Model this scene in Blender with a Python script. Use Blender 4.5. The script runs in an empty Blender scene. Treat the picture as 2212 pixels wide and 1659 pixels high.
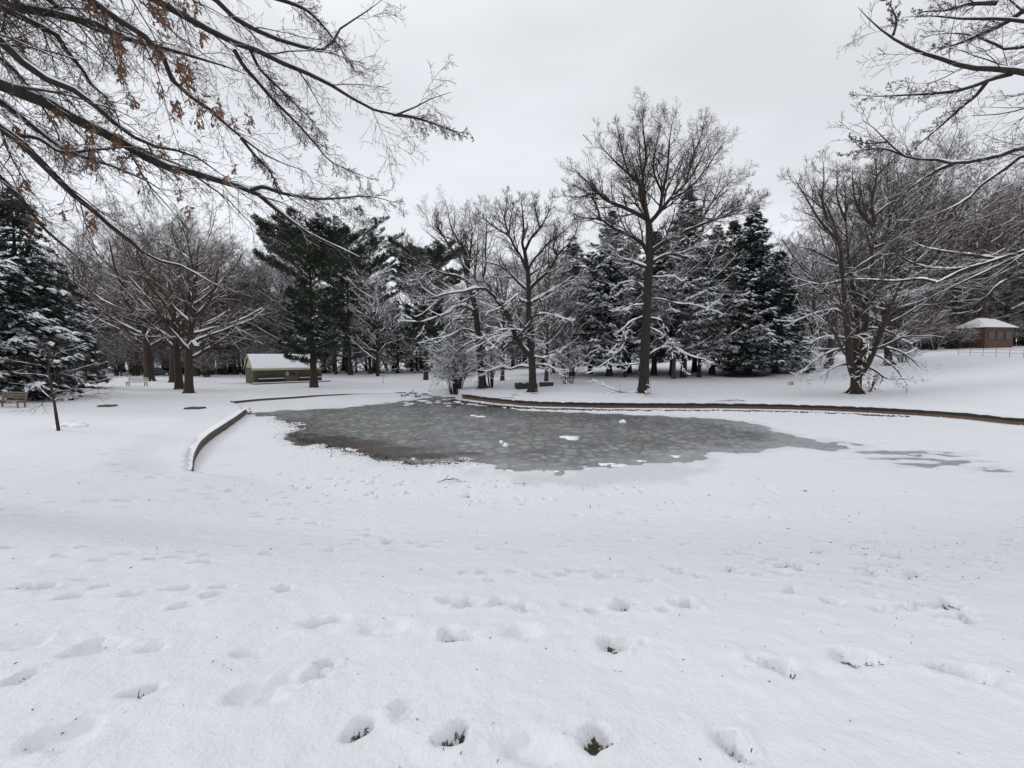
import bpy, math, random
import numpy as np
from mathutils import Vector, Matrix
R_ = math.radians
S = bpy.context.scene
C = S.collection

# ------------------------------------------------------------------ camera
EYE = 3.6; FPX = 880.0; CX, CY = 1106.0, 829.5; PITCH = math.atan((829.5-772)/FPX)
cam_d = bpy.data.cameras.new('camera'); cam = bpy.data.objects.new('camera', cam_d); C.objects.link(cam)
cam.location = (0, 0, EYE); cam.rotation_euler = (math.pi/2-PITCH, 0, 0)
cam_d.sensor_width = 36; cam_d.lens = 18*FPX/CX; cam_d.clip_start = 0.05; cam_d.clip_end = 3000
S.camera = cam
S.render.resolution_x = 1024; S.render.resolution_y = 768
S.view_settings.view_transform = 'Standard'; S.view_settings.look = 'None'
S.view_settings.exposure = 0.0; S.view_settings.gamma = 1
S.render.engine = 'CYCLES'

# ------------------------------------------------------------------ world: overcast sky
SUN_EL, SUN_AZ = R_(26), R_(-80)     # soft sun behind the cloud on the left
w = bpy.data.worlds.new('World'); S.world = w; w.use_nodes = True
nt = w.node_tree; nt.nodes.clear()
def N(nt, t, **kw):
    n = nt.nodes.new(t)
    for k, v in kw.items(): setattr(n, k, v)
    return n
out = N(nt, 'ShaderNodeOutputWorld'); bg = N(nt, 'ShaderNodeBackground'); 
sky = N(nt, 'ShaderNodeTexSky'); sky.sky_type = 'NISHITA'; sky.sun_disc = False
sky.sun_elevation = SUN_EL; sky.sun_rotation = SUN_AZ
bg.inputs[1].default_value = 0.1
tc = N(nt, 'ShaderNodeTexCoord'); sep = N(nt, 'ShaderNodeSeparateXYZ'); nt.links.new(tc.outputs['Generated'], sep.inputs[0])
ramp = N(nt, 'ShaderNodeValToRGB'); nt.links.new(sep.outputs[2], ramp.inputs[0])
e = ramp.color_ramp.elements
e[0].position = 0.0; e[0].color = (.72, .74, .785, 1)
e[1].position = 1.0; e[1].color = (.97, .985, 1.02, 1)
m_ = ramp.color_ramp.elements.new(.55); m_.color = (.735, .752, .79, 1)
mp = N(nt, 'ShaderNodeMapping'); mp.inputs['Scale'].default_value = (1.2, 1.6, 3.5); mp.inputs['Rotation'].default_value = (.3, .5, .4)
nt.links.new(tc.outputs['Generated'], mp.inputs[0])
nz = N(nt, 'ShaderNodeTexNoise'); nz.inputs['Scale'].default_value = 1.3; nz.inputs['Detail'].default_value = 4; nz.inputs['Roughness'].default_value = .45
nt.links.new(mp.outputs[0], nz.inputs[0])
mr = N(nt, 'ShaderNodeMapRange'); mr.inputs[1].default_value = .3; mr.inputs[2].default_value = .7; mr.inputs[3].default_value = 10.2; mr.inputs[4].default_value = 13.3
nt.links.new(nz.outputs[0], mr.inputs[0])
vm = N(nt, 'ShaderNodeVectorMath', operation='SCALE'); nt.links.new(ramp.outputs[0], vm.inputs[0]); nt.links.new(mr.outputs[0], vm.inputs['Scale'])
mix = N(nt, 'ShaderNodeMixRGB'); mix.inputs[0].default_value = .96
nt.links.new(sky.outputs[0], mix.inputs[1]); nt.links.new(vm.outputs[0], mix.inputs[2])
nt.links.new(mix.outputs[0], bg.inputs[0]); nt.links.new(bg.outputs[0], out.inputs[0])
sd = bpy.data.lights.new('sun', 'SUN'); sd.energy = 1.0; sd.angle = R_(11); sd.color = (1, .97, .93)
so = bpy.data.objects.new('sun', sd); C.objects.link(so)
sdir = Vector((math.sin(SUN_AZ)*math.cos(SUN_EL), math.cos(SUN_AZ)*math.cos(SUN_EL), math.sin(SUN_EL)))
so.rotation_euler = (-sdir).to_track_quat('-Z', 'Y').to_euler()
so.location = (0, -10, 30)

# ------------------------------------------------------------------ helpers
def ray(u, v):
    a = (u-CX)/FPX; b = -(v-CY)/FPX; c, s = math.cos(PITCH), math.sin(PITCH)
    return np.array([a, c+b*s, -s+b*c])
def at(u, v, Y):
    d = ray(u, v); return np.array([0, 0, EYE])+d*(Y/d[1])
def onz(u, v, z=0.0):
    d = ray(u, v); t = (z-EYE)/d[2]; return np.array([0, 0, EYE])+d*t

_tab = np.random.RandomState(7).rand(256, 256)
def vnoise(x, y):
    xi = np.floor(x).astype(int); yi = np.floor(y).astype(int); fx = x-xi; fy = y-yi
    fx = fx*fx*(3-2*fx); fy = fy*fy*(3-2*fy)
    a = _tab[xi & 255, yi & 255]; b = _tab[(xi+1) & 255, yi & 255]; c = _tab[xi & 255, (yi+1) & 255]; d = _tab[(xi+1) & 255, (yi+1) & 255]
    return (a*(1-fx)+b*fx)*(1-fy)+(c*(1-fx)+d*fx)*fy-.5
def fbm(x, y, o=4):
    r = 0; a = 1
    for i in range(o): r = r+a*vnoise(x*2**i+i*17.3, y*2**i+i*9.1); a *= .5
    return r
def sstep(a, b, x):
    t = np.clip((x-a)/(b-a), 0, 1); return t*t*(3-2*t)
def seg_dist(px, py, poly, closed=True):
    d = np.full(px.shape, 1e9); n = len(poly)
    for i in range(n if closed else n-1):
        ax, ay = poly[i][:2]; bx, by = poly[(i+1) % n][:2]
        vx, vy = bx-ax, by-ay; t = np.clip(((px-ax)*vx+(py-ay)*vy)/(vx*vx+vy*vy+1e-12), 0, 1)
        d = np.minimum(d, np.hypot(px-ax-t*vx, py-ay-t*vy))
    return d
def inside(px, py, poly):
    r = np.zeros(px.shape, bool); n = len(poly)
    for i in range(n):
        ax, ay = poly[i][:2]; bx, by = poly[(i+1) % n][:2]
        c = ((ay > py) != (by > py)) & (px < (bx-ax)*(py-ay)/(by-ay+1e-12)+ax)
        r ^= c
    return r
def sdist(px, py, poly):
    d = seg_dist(px, py, poly); return np.where(inside(px, py, poly), -d, d)

def smooth_line(pts, k):
    P = np.array(pts, float); n = len(P)
    if n == 2: return P[0]+(P[1]-P[0])*np.linspace(0, 1, k)[:, None]
    L = np.r_[0, np.cumsum(np.linalg.norm(np.diff(P, axis=0), axis=1))]; L /= L[-1]
    T = np.zeros_like(P)
    T[1:-1] = (P[2:]-P[:-2])/(L[2:]-L[:-2])[:, None]; T[0] = (P[1]-P[0])/(L[1]-L[0]); T[-1] = (P[-1]-P[-2])/(L[-1]-L[-2])
    t = np.linspace(0, 1, k); i = np.clip(np.searchsorted(L, t, 'right')-1, 0, n-2)
    h = (L[i+1]-L[i]); s = ((t-L[i])/h)[:, None]; h = h[:, None]
    return (2*s**3-3*s**2+1)*P[i]+(s**3-2*s**2+s)*h*T[i]+(-2*s**3+3*s**2)*P[i+1]+(s**3-s**2)*h*T[i+1]

def props(o, label=None, cat=None, group=None, kind=None):
    if label: o['label'] = label
    if cat: o['category'] = cat
    if group: o['group'] = group
    if kind: o['kind'] = kind
    return o
def link(name, me, mat, parent=None, loc=None):
    o = bpy.data.objects.new(name, me); C.objects.link(o)
    if mat: me.materials.append(mat)
    if parent: o.parent = parent
    if loc is not None: o.location = loc
    return o
def empty(name, loc, label, cat, group=None, rz=0):
    o = bpy.data.objects.new(name, None); C.objects.link(o); o.location = loc; o.rotation_euler = (0, 0, rz); o.empty_display_size = .3
    return props(o, label, cat, group)
def mesh_np(name, V, F, mat, parent=None, smooth=True, loc=None, attrs=None):
    """V (n,3); F list of (m,k) int arrays"""
    if not isinstance(F, list): F = [F]
    F = [f for f in F if len(f)]
    me = bpy.data.meshes.new(name); V = np.asarray(V, np.float32)
    me.vertices.add(len(V)); me.vertices.foreach_set('co', V.ravel())
    idx = np.concatenate([f.ravel() for f in F]).astype(np.int32)
    tot = np.concatenate([np.full(len(f), f.shape[1]) for f in F])
    st = np.r_[0, np.cumsum(tot)[:-1]].astype(np.int32)
    me.loops.add(len(idx)); me.loops.foreach_set('vertex_index', idx)
    me.polygons.add(len(tot)); me.polygons.foreach_set('loop_start', st)
    if attrs:
        for k, a in attrs.items():
            at_ = me.attributes.new(k, 'FLOAT', 'POINT'); at_.data.foreach_set('value', np.asarray(a, np.float32))
    me.update(calc_edges=True); me.validate()
    if smooth: me.shade_smooth()
    else: me.shade_flat()
    return link(name, me, mat, parent, loc)

def nrm(v): return v/(np.linalg.norm(v, axis=-1, keepdims=True)+1e-9)
def tubes(P, Rr, k):
    """P (N,K,3) R (N,K) -> V,F(quads)"""
    Nn, K, _ = P.shape
    T = np.gradient(P, axis=1); T = nrm(T)
    m = nrm(P[:, -1]-P[:, 0]+1e-6)
    ref = np.where(np.abs(m[:, 2:3]) > .8, np.array([[1., 0, 0]]), np.array([[0, 0, 1.]]))
    ref = np.broadcast_to(ref[:, None, :], T.shape)
    B = nrm(np.cross(T, ref)); Nv = np.cross(B, T)
    a = np.arange(k)*2*np.pi/k+.5
    V = P[:, :, None, :]+Rr[:, :, None, None]*(np.cos(a)[None, None, :, None]*B[:, :, None, :]+np.sin(a)[None, None, :, None]*Nv[:, :, None, :])
    V = V.reshape(-1, 3)
    base = (np.arange(Nn)*K*k)[:, None, None]+(np.arange(K-1)*k)[None, :, None]
    j = np.arange(k)[None, None, :]; j2 = (j+1) % k
    F = np.stack([base+j, base+j2, base+k+j2, base+k+j], -1).reshape(-1, 4)
    return V, F
def join(parts):
    V = []; F = {}; off = 0
    for v, f in parts:
        if len(v) == 0: continue
        V.append(v)
        for ff in (f if isinstance(f, list) else [f]): F.setdefault(ff.shape[1], []).append(ff+off)
        off += len(v)
    return np.concatenate(V), [np.concatenate(x) for x in F.values()]

class MB:
    def __init__(s): s.V = []; s.F = []
    def add(s, v, f):
        o = len(s.V); s.V += [tuple(p) for p in v]; s.F += [tuple(i+o for i in q) for q in f]; return s
    def box(s, c, d, rz=0, rx=0, ry=0):
        M = Matrix.Rotation(rz, 3, 'Z') @ Matrix.Rotation(ry, 3, 'Y') @ Matrix.Rotation(rx, 3, 'X')
        v = [Vector(c)+M @ Vector((x*d[0]/2, y*d[1]/2, z*d[2]/2)) for z in (-1, 1) for x, y in ((-1, -1), (1, -1), (1, 1), (-1, 1))]
        return s.add(v, [(0, 3, 2, 1), (4, 5, 6, 7), (0, 1, 5, 4), (1, 2, 6, 5), (2, 3, 7, 6), (3, 0, 4, 7)])
    def prism(s, poly, axis, a, b):
        """poly 2D points extruded from a to b along axis ('x': poly=(y,z), 'y': poly=(x,z), 'z': poly=(x,y))"""
        n = len(poly)
        def p3(p, t): return (t, p[0], p[1]) if axis == 'x' else ((p[0], t, p[1]) if axis == 'y' else (p[0], p[1], t))
        v = [p3(p, a) for p in poly]+[p3(p, b) for p in poly]
        return s.add(v, [tuple(range(n))[::-1], tuple(range(n, 2*n))]+[(i, (i+1) % n, n+(i+1) % n, n+i) for i in range(n)])
    def tube(s, pts, rad, k=8, cap=True):
        P = np.array(pts, float)[None]; Rr = np.broadcast_to(np.array(rad, float), (P.shape[1],))[None]
        v, f = tubes(P, Rr, k); f = [tuple(q) for q in f]; n = len(v)
        if cap: f += [tuple(range(k))[::-1], tuple(range(n-k, n))]
        return s.add(v, f)
    def build(s, name, mat, parent=None, smooth=False, bevel=0, loc=None):
        me = bpy.data.meshes.new(name); me.from_pydata([tuple(map(float, p)) for p in s.V], [], [tuple(map(int, q)) for q in s.F]); me.update()
        if smooth: me.shade_smooth()
        o = link(name, me, mat, parent, loc)
        if bevel:
            b = o.modifiers.new('bevel', 'BEVEL'); b.width = bevel; b.segments = 2
        return o

# ------------------------------------------------------------------ materials
def newmat(name):
    m = bpy.data.materials.new(name); m.use_nodes = True; t = m.node_tree; t.nodes.clear()
    o = N(t, 'ShaderNodeOutputMaterial'); b = N(t, 'ShaderNodeBsdfPrincipled'); t.links.new(b.outputs[0], o.inputs[0])
    b.inputs['Roughness'].default_value = .85
    return m, t, b
def coords(t, scale=(1, 1, 1), kind='Object'):
    c = N(t, 'ShaderNodeTexCoord'); m = N(t, 'ShaderNodeMapping'); m.inputs['Scale'].default_value = scale
    t.links.new(c.outputs[kind], m.inputs[0]); return m.outputs[0]
def noise(t, vec, sc, det=4, rough=.55):
    n = N(t, 'ShaderNodeTexNoise'); n.inputs['Scale'].default_value = sc; n.inputs['Detail'].default_value = det; n.inputs['Roughness'].default_value = rough
    t.links.new(vec, n.inputs[0]); return n.outputs[0]
def crmp(t, fac, stops):
    r = N(t, 'ShaderNodeValToRGB'); t.links.new(fac, r.inputs[0]); e = r.color_ramp.elements
    while len(e) > 1: e.remove(e[-1])
    e[0].position = stops[0][0]; e[0].color = (*stops[0][1], 1)
    for p, c in stops[1:]:
        x = e.new(p); x.color = (*c, 1)
    return r.outputs[0]
def mathn(t, op, a, b=None, clamp=False):
    n = N(t, 'ShaderNodeMath', operation=op); n.use_clamp = clamp
    for i, x in enumerate((a, b)):
        if x is None: continue
        if isinstance(x, (int, float)): n.inputs[i].default_value = x
        else: t.links.new(x, n.inputs[i])
    return n.outputs[0]
def mixc(t, f, a, b):
    n = N(t, 'ShaderNodeMixRGB')
    for i, x in zip((0, 1, 2), (f, a, b)):
        if isinstance(x, tuple): n.inputs[i].default_value = (*x, 1)
        elif isinstance(x, (int, float)): n.inputs[i].default_value = x
        else: t.links.new(x, n.inputs[i])
    return n.outputs[0]
def bump(t, b, h, strength=.3, dist=.02):
    n = N(t, 'ShaderNodeBump'); n.inputs['Strength'].default_value = strength; n.inputs['Distance'].default_value = dist
    t.links.new(h, n.inputs['Height']); t.links.new(n.outputs[0], b.inputs['Normal'])
SNOW = (.82, .83, .86)
def simple(name, c1, c2, sc=6, rough=.8, bmp=.2, stretch=(1, 1, 1), dist=.02):
    m, t, b = newmat(name); v = coords(t, stretch); n = noise(t, v, sc, 5)
    t.links.new(crmp(t, n, [(.3, c1), (.7, c2)]), b.inputs['Base Color']); b.inputs['Roughness'].default_value = rough
    if bmp: bump(t, b, n, bmp, dist)
    return m
def bark_mat(name, c1, c2, snow=True, thr=.62):
    m, t, b = newmat(name); v = coords(t, (1, 1, .22)); n = noise(t, v, 9, 6, .65)
    col = crmp(t, n, [(.3, c1), (.7, c2)])
    if snow:
        g = N(t, 'ShaderNodeNewGeometry'); s = N(t, 'ShaderNodeSeparateXYZ'); t.links.new(g.outputs['Normal'], s.inputs[0])
        n2 = noise(t, coords(t), 3.5, 3)
        h = mathn(t, 'ADD', s.outputs[2], mathn(t, 'MULTIPLY', mathn(t, 'SUBTRACT', n2, .5), .7))
        mr = N(t, 'ShaderNodeMapRange'); mr.inputs[1].default_value = thr; mr.inputs[2].default_value = thr+.1; t.links.new(h, mr.inputs[0])
        col = mixc(t, mr.outputs[0], col, SNOW)
    t.links.new(col, b.inputs['Base Color']); b.inputs['Roughness'].default_value = .95
    bump(t, b, n, .6, .03)
    return m
M = {}
M['bark'] = bark_mat('bark', (.013, .010, .008), (.042, .033, .027))
M['bark_warm'] = bark_mat('bark_warm', (.020, .014, .010), (.058, .041, .030))
M['bark_grey'] = bark_mat('bark_grey', (.030, .026, .022), (.085, .073, .062))
M['twig'] = simple('twig', (.030, .022, .018), (.075, .055, .044), 4, .95, 0)
M['twig_warm'] = simple('twig_warm', (.060, .035, .026), (.125, .078, .058), 1.2, .95, 0)
M['twig_grey'] = simple('twig_grey', (.05, .043, .038), (.11, .095, .085), 1.2, .95, 0)
M['branch_snow'] = simple('branch_snow', (.78, .79, .83), (.88, .89, .92), 5, .7, .2)
def foliage(name, c1, c2, c3):
    m, t, b = newmat(name); v = coords(t); n = noise(t, v, 1.1, 3); n2 = noise(t, v, 14, 2)
    a = crmp(t, n, [(.3, c1), (.7, c2)]); t.links.new(mixc(t, mathn(t, 'MULTIPLY', n2, .5), a, c3), b.inputs['Base Color'])
    b.inputs['Roughness'].default_value = .65; return m
M['pine'] = foliage('pine_needles', (.012, .024, .014), (.035, .058, .028), (.055, .075, .04))
M['spruce'] = foliage('spruce_needles', (.012, .022, .020), (.028, .045, .038), (.05, .065, .06))
M['hemlock'] = foliage('hemlock_needles', (.030, .036, .024), (.075, .080, .052), (.10, .10, .075))
M['stone'] = simple('wall_timber', (.07, .045, .032), (.15, .10, .07), 4, .9, .5, (1, 1, 5))
M['coping'] = simple('coping', (.012, .010, .009), (.032, .025, .02), 9, .9, .5)
M['kerb'] = simple('kerb', (.045, .037, .03), (.12, .098, .08), 10, .9, .5)
M['oak_leaf'] = simple('oak_leaf', (.07, .033, .018), (.17, .078, .040), 9, .7, 0)
M['litter'] = simple('litter', (.02, .015, .01), (.10, .065, .035), 3, .9, 0)
M['pebble'] = simple('pebble', (.02, .018, .016), (.12, .11, .10), 5, .8, 0)
M['metal_dark'] = simple('metal_dark', (.012, .012, .013), (.03, .03, .03), 9, .5, 0)
M['wood'] = simple('wood_grey', (.10, .08, .055), (.24, .20, .14), 5, .85, .3, (1, 8, 8))
M['wood_dark'] = simple('wood_dark', (.03, .024, .018), (.09, .07, .05), 5, .85, .3, (1, 8, 8))
M['cream'] = simple('cream_paint', (.42, .38, .25), (.55, .50, .35), 3, .6, 0)
M['white'] = simple('white_paint', (.6, .6, .6), (.75, .75, .75), 3, .6, 0)
M['tan'] = simple('tan_boards', (.30, .24, .16), (.45, .36, .25), 2, .8, 0, (8, 8, 1))
M['red'] = simple('red_plastic', (.30, .05, .03), (.42, .09, .05), 2, .5, 0)
M['brick'] = None
def brickmat(name, c1, c2, mort, sx=4.5):
    m, t, b = newmat(name); v = coords(t); 
    s = N(t, 'ShaderNodeSeparateXYZ'); t.links.new(v, s.inputs[0]); cb = N(t, 'ShaderNodeCombineXYZ')
    t.links.new(mathn(t, 'ADD', s.outputs[0], s.outputs[1]), cb.inputs[0]); t.links.new(s.outputs[2], cb.inputs[1])
    br = N(t, 'ShaderNodeTexBrick'); br.inputs['Scale'].default_value = 1; br.inputs['Brick Width'].default_value = .42; br.inputs['Row Height'].default_value = .17
    br.inputs['Mortar Size'].default_value = .012; br.inputs['Color1'].default_value = (*c1, 1); br.inputs['Color2'].default_value = (*c2, 1); br.inputs['Mortar'].default_value = (*mort, 1)
    t.links.new(cb.outputs[0], br.inputs[0]); n = noise(t, v, 1.3, 4)
    t.links.new(mixc(t, mathn(t, 'MULTIPLY', n, .6), br.outputs[0], tuple(.6*x for x in c1)), b.inputs['Base Color']); bump(t, b, br.outputs[1], -.4, .02); return m
M['hutwall'] = brickmat('hut_block', (.098, .086, .062), (.15, .13, .092), (.075, .068, .052))
M['brick'] = brickmat('red_brick', (.10, .042, .03), (.14, .06, .042), (.12, .10, .09))
M['car_dark'] = simple('car_dark_paint', (.015, .018, .022), (.02, .024, .03), 1, .3, 0)
M['car_white'] = simple('car_pale_paint', (.5, .52, .55), (.6, .62, .65), 1, .3, 0)
M['glass'] = simple('glass', (.01, .012, .015), (.02, .022, .025), 1, .08, 0)
M['rubber'] = simple('rubber', (.01, .01, .01), (.02, .02, .02), 1, .8, 0)
M['asphalt'] = simple('asphalt', (.10, .10, .105), (.17, .17, .175), 2, .8, .1)
M['bird'] = simple('bird_feathers', (.04, .035, .035), (.10, .09, .085), 20, .8, 0)

def plain_snow():
    m, t, b = newmat('loose_snow'); v = coords(t); n = noise(t, v, 12, 5, .6); b.inputs['Base Color'].default_value = (*SNOW, 1)
    b.inputs['Roughness'].default_value = .6; bump(t, b, n, .35, .02); return m
M['snow'] = plain_snow()
def ground_mat():
    m, t, b = newmat('snow_ground'); v = coords(t)
    a = N(t, 'ShaderNodeAttribute'); a.attribute_name = 'dirt_shade'; s = N(t, 'ShaderNodeAttribute'); s.attribute_name = 'slush'
    n1 = noise(t, v, 38, 4, .6); n2 = noise(t, v, 5, 5, .6); n3 = noise(t, v, .35, 3)
    base = mixc(t, mathn(t, 'MULTIPLY', n3, .6), (.68, .69, .72), (.755, .76, .785))
    base = mixc(t, s.outputs['Fac'], base, (.50, .51, .54))
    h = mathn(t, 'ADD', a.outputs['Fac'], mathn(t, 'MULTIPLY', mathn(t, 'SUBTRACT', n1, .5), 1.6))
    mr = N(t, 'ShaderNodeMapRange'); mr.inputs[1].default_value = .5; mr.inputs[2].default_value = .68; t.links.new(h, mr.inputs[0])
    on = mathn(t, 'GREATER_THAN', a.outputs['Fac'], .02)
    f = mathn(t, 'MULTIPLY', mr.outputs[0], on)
    soil_shade = crmp(t, noise(t, v, 60, 3), [(.35, (.018, .016, .010)), (.65, (.09, .075, .045))])  # bare soil; also the colour of the shade painted into farther footprints
    t.links.new(mixc(t, f, base, soil_shade), b.inputs['Base Color']); b.inputs['Roughness'].default_value = .75
    hh = mathn(t, 'ADD', mathn(t, 'MULTIPLY', n2, 1.0), mathn(t, 'MULTIPLY', n1, .22)); bump(t, b, hh, .6, .05)
    return m
def ice_mat():
    m, t, b = newmat('pond_ice'); v = coords(t, (1, 1, 1))
    dn = N(t, 'ShaderNodeTexNoise'); dn.inputs['Scale'].default_value = 1.6; dn.inputs['Detail'].default_value = 3; t.links.new(v, dn.inputs[0])
    dv = N(t, 'ShaderNodeVectorMath', operation='SCALE'); dv.inputs['Scale'].default_value = .22; t.links.new(dn.outputs['Color'], dv.inputs[0])
    av = N(t, 'ShaderNodeVectorMath', operation='ADD'); t.links.new(v, av.inputs[0]); t.links.new(dv.outputs[0], av.inputs[1])
    vo = N(t, 'ShaderNodeTexVoronoi'); vo.feature = 'DISTANCE_TO_EDGE'; vo.inputs['Scale'].default_value = 2.0; t.links.new(av.outputs[0], vo.inputs['Vector'])
    plate = crmp(t, vo.outputs[0], [(.0, (.04, .04, .04)), (.11, (.42, .42, .42)), (.28, (1, 1, 1))])
    big = noise(t, v, .28, 4, .6); fine = noise(t, v, 7, 4, .6)
    base = crmp(t, big, [(.3, (.12, .125, .13)), (.5, (.19, .195, .195)), (.72, (.28, .28, .275))])
    pm = N(t, 'ShaderNodeMapRange'); pm.inputs[1].default_value = .35; pm.inputs[2].default_value = .65; pm.inputs[3].default_value = .12; pm.inputs[4].default_value = .95; t.links.new(noise(t, v, .8, 4, .6), pm.inputs[0])
    streak = noise(t, coords(t, (.5, 2.2, 1)), 1.6, 5, .65)
    base = mixc(t, crmp(t, streak, [(.38, (0, 0, 0)), (.62, (1, 1, 1))]), mixc(t, .3, base, (.07, .072, .075)), base)
    pl = mixc(t, mathn(t, 'MULTIPLY', plate, pm.outputs[0]), mixc(t, .35, base, (.08, .082, .085)), (.36, .37, .36))
    pa = N(t, 'ShaderNodeAttribute'); pa.attribute_name = 'plate'
    col = mixc(t, pa.outputs['Fac'], base, pl)
    la = N(t, 'ShaderNodeAttribute'); la.attribute_name = 'litter'
    h = mathn(t, 'ADD', la.outputs['Fac'], mathn(t, 'MULTIPLY', mathn(t, 'SUBTRACT', fine, .5), 1.5))
    mr = N(t, 'ShaderNodeMapRange'); mr.inputs[1].default_value = .35; mr.inputs[2].default_value = .85; t.links.new(h, mr.inputs[0])
    f2 = mathn(t, 'MULTIPLY', mr.outputs[0], mathn(t, 'GREATER_THAN', la.outputs['Fac'], .03))
    lit = crmp(t, noise(t, v, 11, 3), [(.35, (.022, .02, .02)), (.65, (.12, .095, .085))])
    col = mixc(t, f2, col, lit)
    da = N(t, 'ShaderNodeAttribute'); da.attribute_name = 'dark_ice'
    col = mixc(t, da.outputs['Fac'], col, (.065, .065, .068))
    ea = N(t, 'ShaderNodeAttribute'); ea.attribute_name = 'edge'
    col = mixc(t, mathn(t, 'MULTIPLY', ea.outputs['Fac'], mathn(t, 'MULTIPLY', crmp(t, fine, [(.3, (.3, .3, .3)), (.6, (1, 1, 1))]), .62)), col, (.50, .51, .54))
    t.links.new(col, b.inputs['Base Color'])
    rr = mathn(t, 'ADD', mathn(t, 'MULTIPLY', plate, .12), mathn(t, 'SUBTRACT', .27, mathn(t, 'MULTIPLY', da.outputs['Fac'], .1)))
    t.links.new(rr, b.inputs['Roughness']); bump(t, b, fine, .12, .01); b.inputs['Specular IOR Level'].default_value = .5
    return m

# ------------------------------------------------------------------ terrain
TL = [(418, 1024), (424, 993), (447, 962), (487, 932), (515, 911), (532, 896)]        # foot of the left wall
BASIN = [onz(*p)[:2] for p in TL+[(524, 886), (503, 874), (560, 868), (640, 862), (700, 857), (790, 852.5), (860, 851), (985, 853),
         (1001, 863), (1060, 872), (1147, 880), (1260, 883.5), (1382, 885), (1573, 886), (1745, 889.5), (1951, 899.5), (2090, 910), (2212, 923)]]
BASIN += [np.array(p, float) for p in [(33, 18.6), (40, 15), (46, 11), (40, 9.5), (25, 9.6), (12, 9.7), (0, 10.0), (-6, 10.4), (-8.6, 11.4)]]
def _sm(a, k): return list(smooth_line([(*p, 0) for p in a], k)[:, :2])
ISL = _sm(BASIN[14:26], 160)
BASIN_D = _sm(BASIN[0:6], 40)+[BASIN[6]]+_sm(BASIN[7:13], 60)+[BASIN[13]]+ISL+BASIN[26:]
_cp = []
def cuv(u, v, z): p = onz(u, v, z) if (z < EYE-.3 and v > 776) else None; _cp.append((p[0], p[1], z))
for p in [(0, 0, 2.02), (-8, 0, 2.1), (8, 0, 2.0), (-25, 0, 2.1), (25, 0, 1.9), (0, -15, 2.6), (-40, -15, 2.6), (40, -15, 2.6), (0, -80, 3.5), (0, 4, 1.22), (-6, 4, 1.3), (6, 4, 1.2), (15, 4, 1.15), (-15, 4, 1.4),
          (0, 7, .62), (8, 7, .6), (-7, 7, .72), (18, 7, .55), (0, 9.8, .08), (12, 9.6, .08), (25, 9.6, .08), (-6, 10.3, .12), (-9.3, 11.6, .5), (-14, 10, .75), (-22, 10, .9), (40, 9.5, .1), (50, 12, .6), (42, 18, .6), (45, 30, 2.2), (60, 15, 1.2),
          (-200, 60, .5), (-120, 120, .4), (-60, 120, .3), (0, 140, 1.2), (0, 250, 1.5), (-150, 250, 1), (200, 250, 8), (150, 100, 7), (120, 40, 4.5), (60, 70, 5.0), (90, 140, 6), (30, 90, 2.2), (40, 60, 3.4), (10, 90, 1.5), (-150, -60, 3), (150, -60, 3)]: _cp.append(p)
for a in [(1001, 857, .40), (1147, 870, .38), (1382, 876, .38), (1573, 877, .38), (1745, 880, .38), (1951, 889, .38), (2212, 908, .38),
          (1150, 845, .72), (1390, 847, .78), (1848, 849, .80), (1040, 838, .72), (1310, 813, 1.35), (1475, 815, 1.35), (1617, 807, 1.65), (1680, 802, 1.9), (1560, 830, 1.0), (2100, 860, .95), (2000, 822, 1.6), (2212, 840, 1.5),
          (925, 821, .15), (678, 836, .15), (815, 812, .12), (547, 830, .10), (695, 824, .10), (600, 850, .22), (800, 846, .2), (480, 858, .3), (430, 880, .38), (500, 870, .33),
          (127, 930, .55), (30, 872, .5), (295, 833, .3), (408, 848, .3), (388, 841, .3), (200, 862, .4), (525, 888, .42), (480, 925, .44), (440, 950, .46), (410, 985, .5), (250, 960, .55), (120, 1000, .62), (250, 1030, .62), (370, 900, .42), (1100, 815, .9)]: cuv(*a)
_cp = np.array(_cp)
def _phi(r2): return .5*r2*np.log(r2+1e-9)
_X = _cp[:, :2]; _n = len(_X); _sc = 50.0
_A = _phi(((_X[:, None]-_X[None])**2).sum(-1)/_sc**2)+np.eye(_n)*2e-4
_Pm = np.c_[np.ones(_n), _X/_sc]
_K = np.block([[_A, _Pm], [_Pm.T, np.zeros((3, 3))]]); _W = np.linalg.solve(_K, np.r_[_cp[:, 2], 0, 0, 0])
def zbank(x, y):
    x = np.asarray(x, float); y = np.asarray(y, float); sh = x.shape; X = x.ravel(); Y = y.ravel(); r = np.zeros(len(X))
    for i in range(0, len(X), 60000):
        a = X[i:i+60000, None]; b = Y[i:i+60000, None]
        r[i:i+60000] = _phi(((a-_X[None, :, 0])**2+(b-_X[None, :, 1])**2)/_sc**2) @ _W[:_n]+_W[_n]+_W[_n+1]*X[i:i+60000]/_sc+_W[_n+2]*Y[i:i+60000]/_sc
    r = np.clip(r, .02, 12)
    return r.reshape(sh)
def zland(x, y):
    b = zbank(x, y); i = inside(np.asarray(x, float), np.asarray(y, float), BASIN_D)
    return np.where(i, .05, b)
def ground(u, v):
    d = ray(u, v); t = np.geomspace(1.5, 260, 3000); x = d[0]*t; y = d[1]*t; z = EYE+d[2]*t
    g = zland(x, y)-z; k = np.argmax(g > 0)
    if g[k] <= 0: k = 2999
    a, b = g[k-1], g[k]; f = np.clip(-a/(b-a+1e-9), 0, 1); tt = t[k-1]+(t[k]-t[k-1])*f
    p = np.array([d[0]*tt, d[1]*tt, 0]); p[2] = float(zland(p[0:1], p[1:2])[0]); return p

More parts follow.
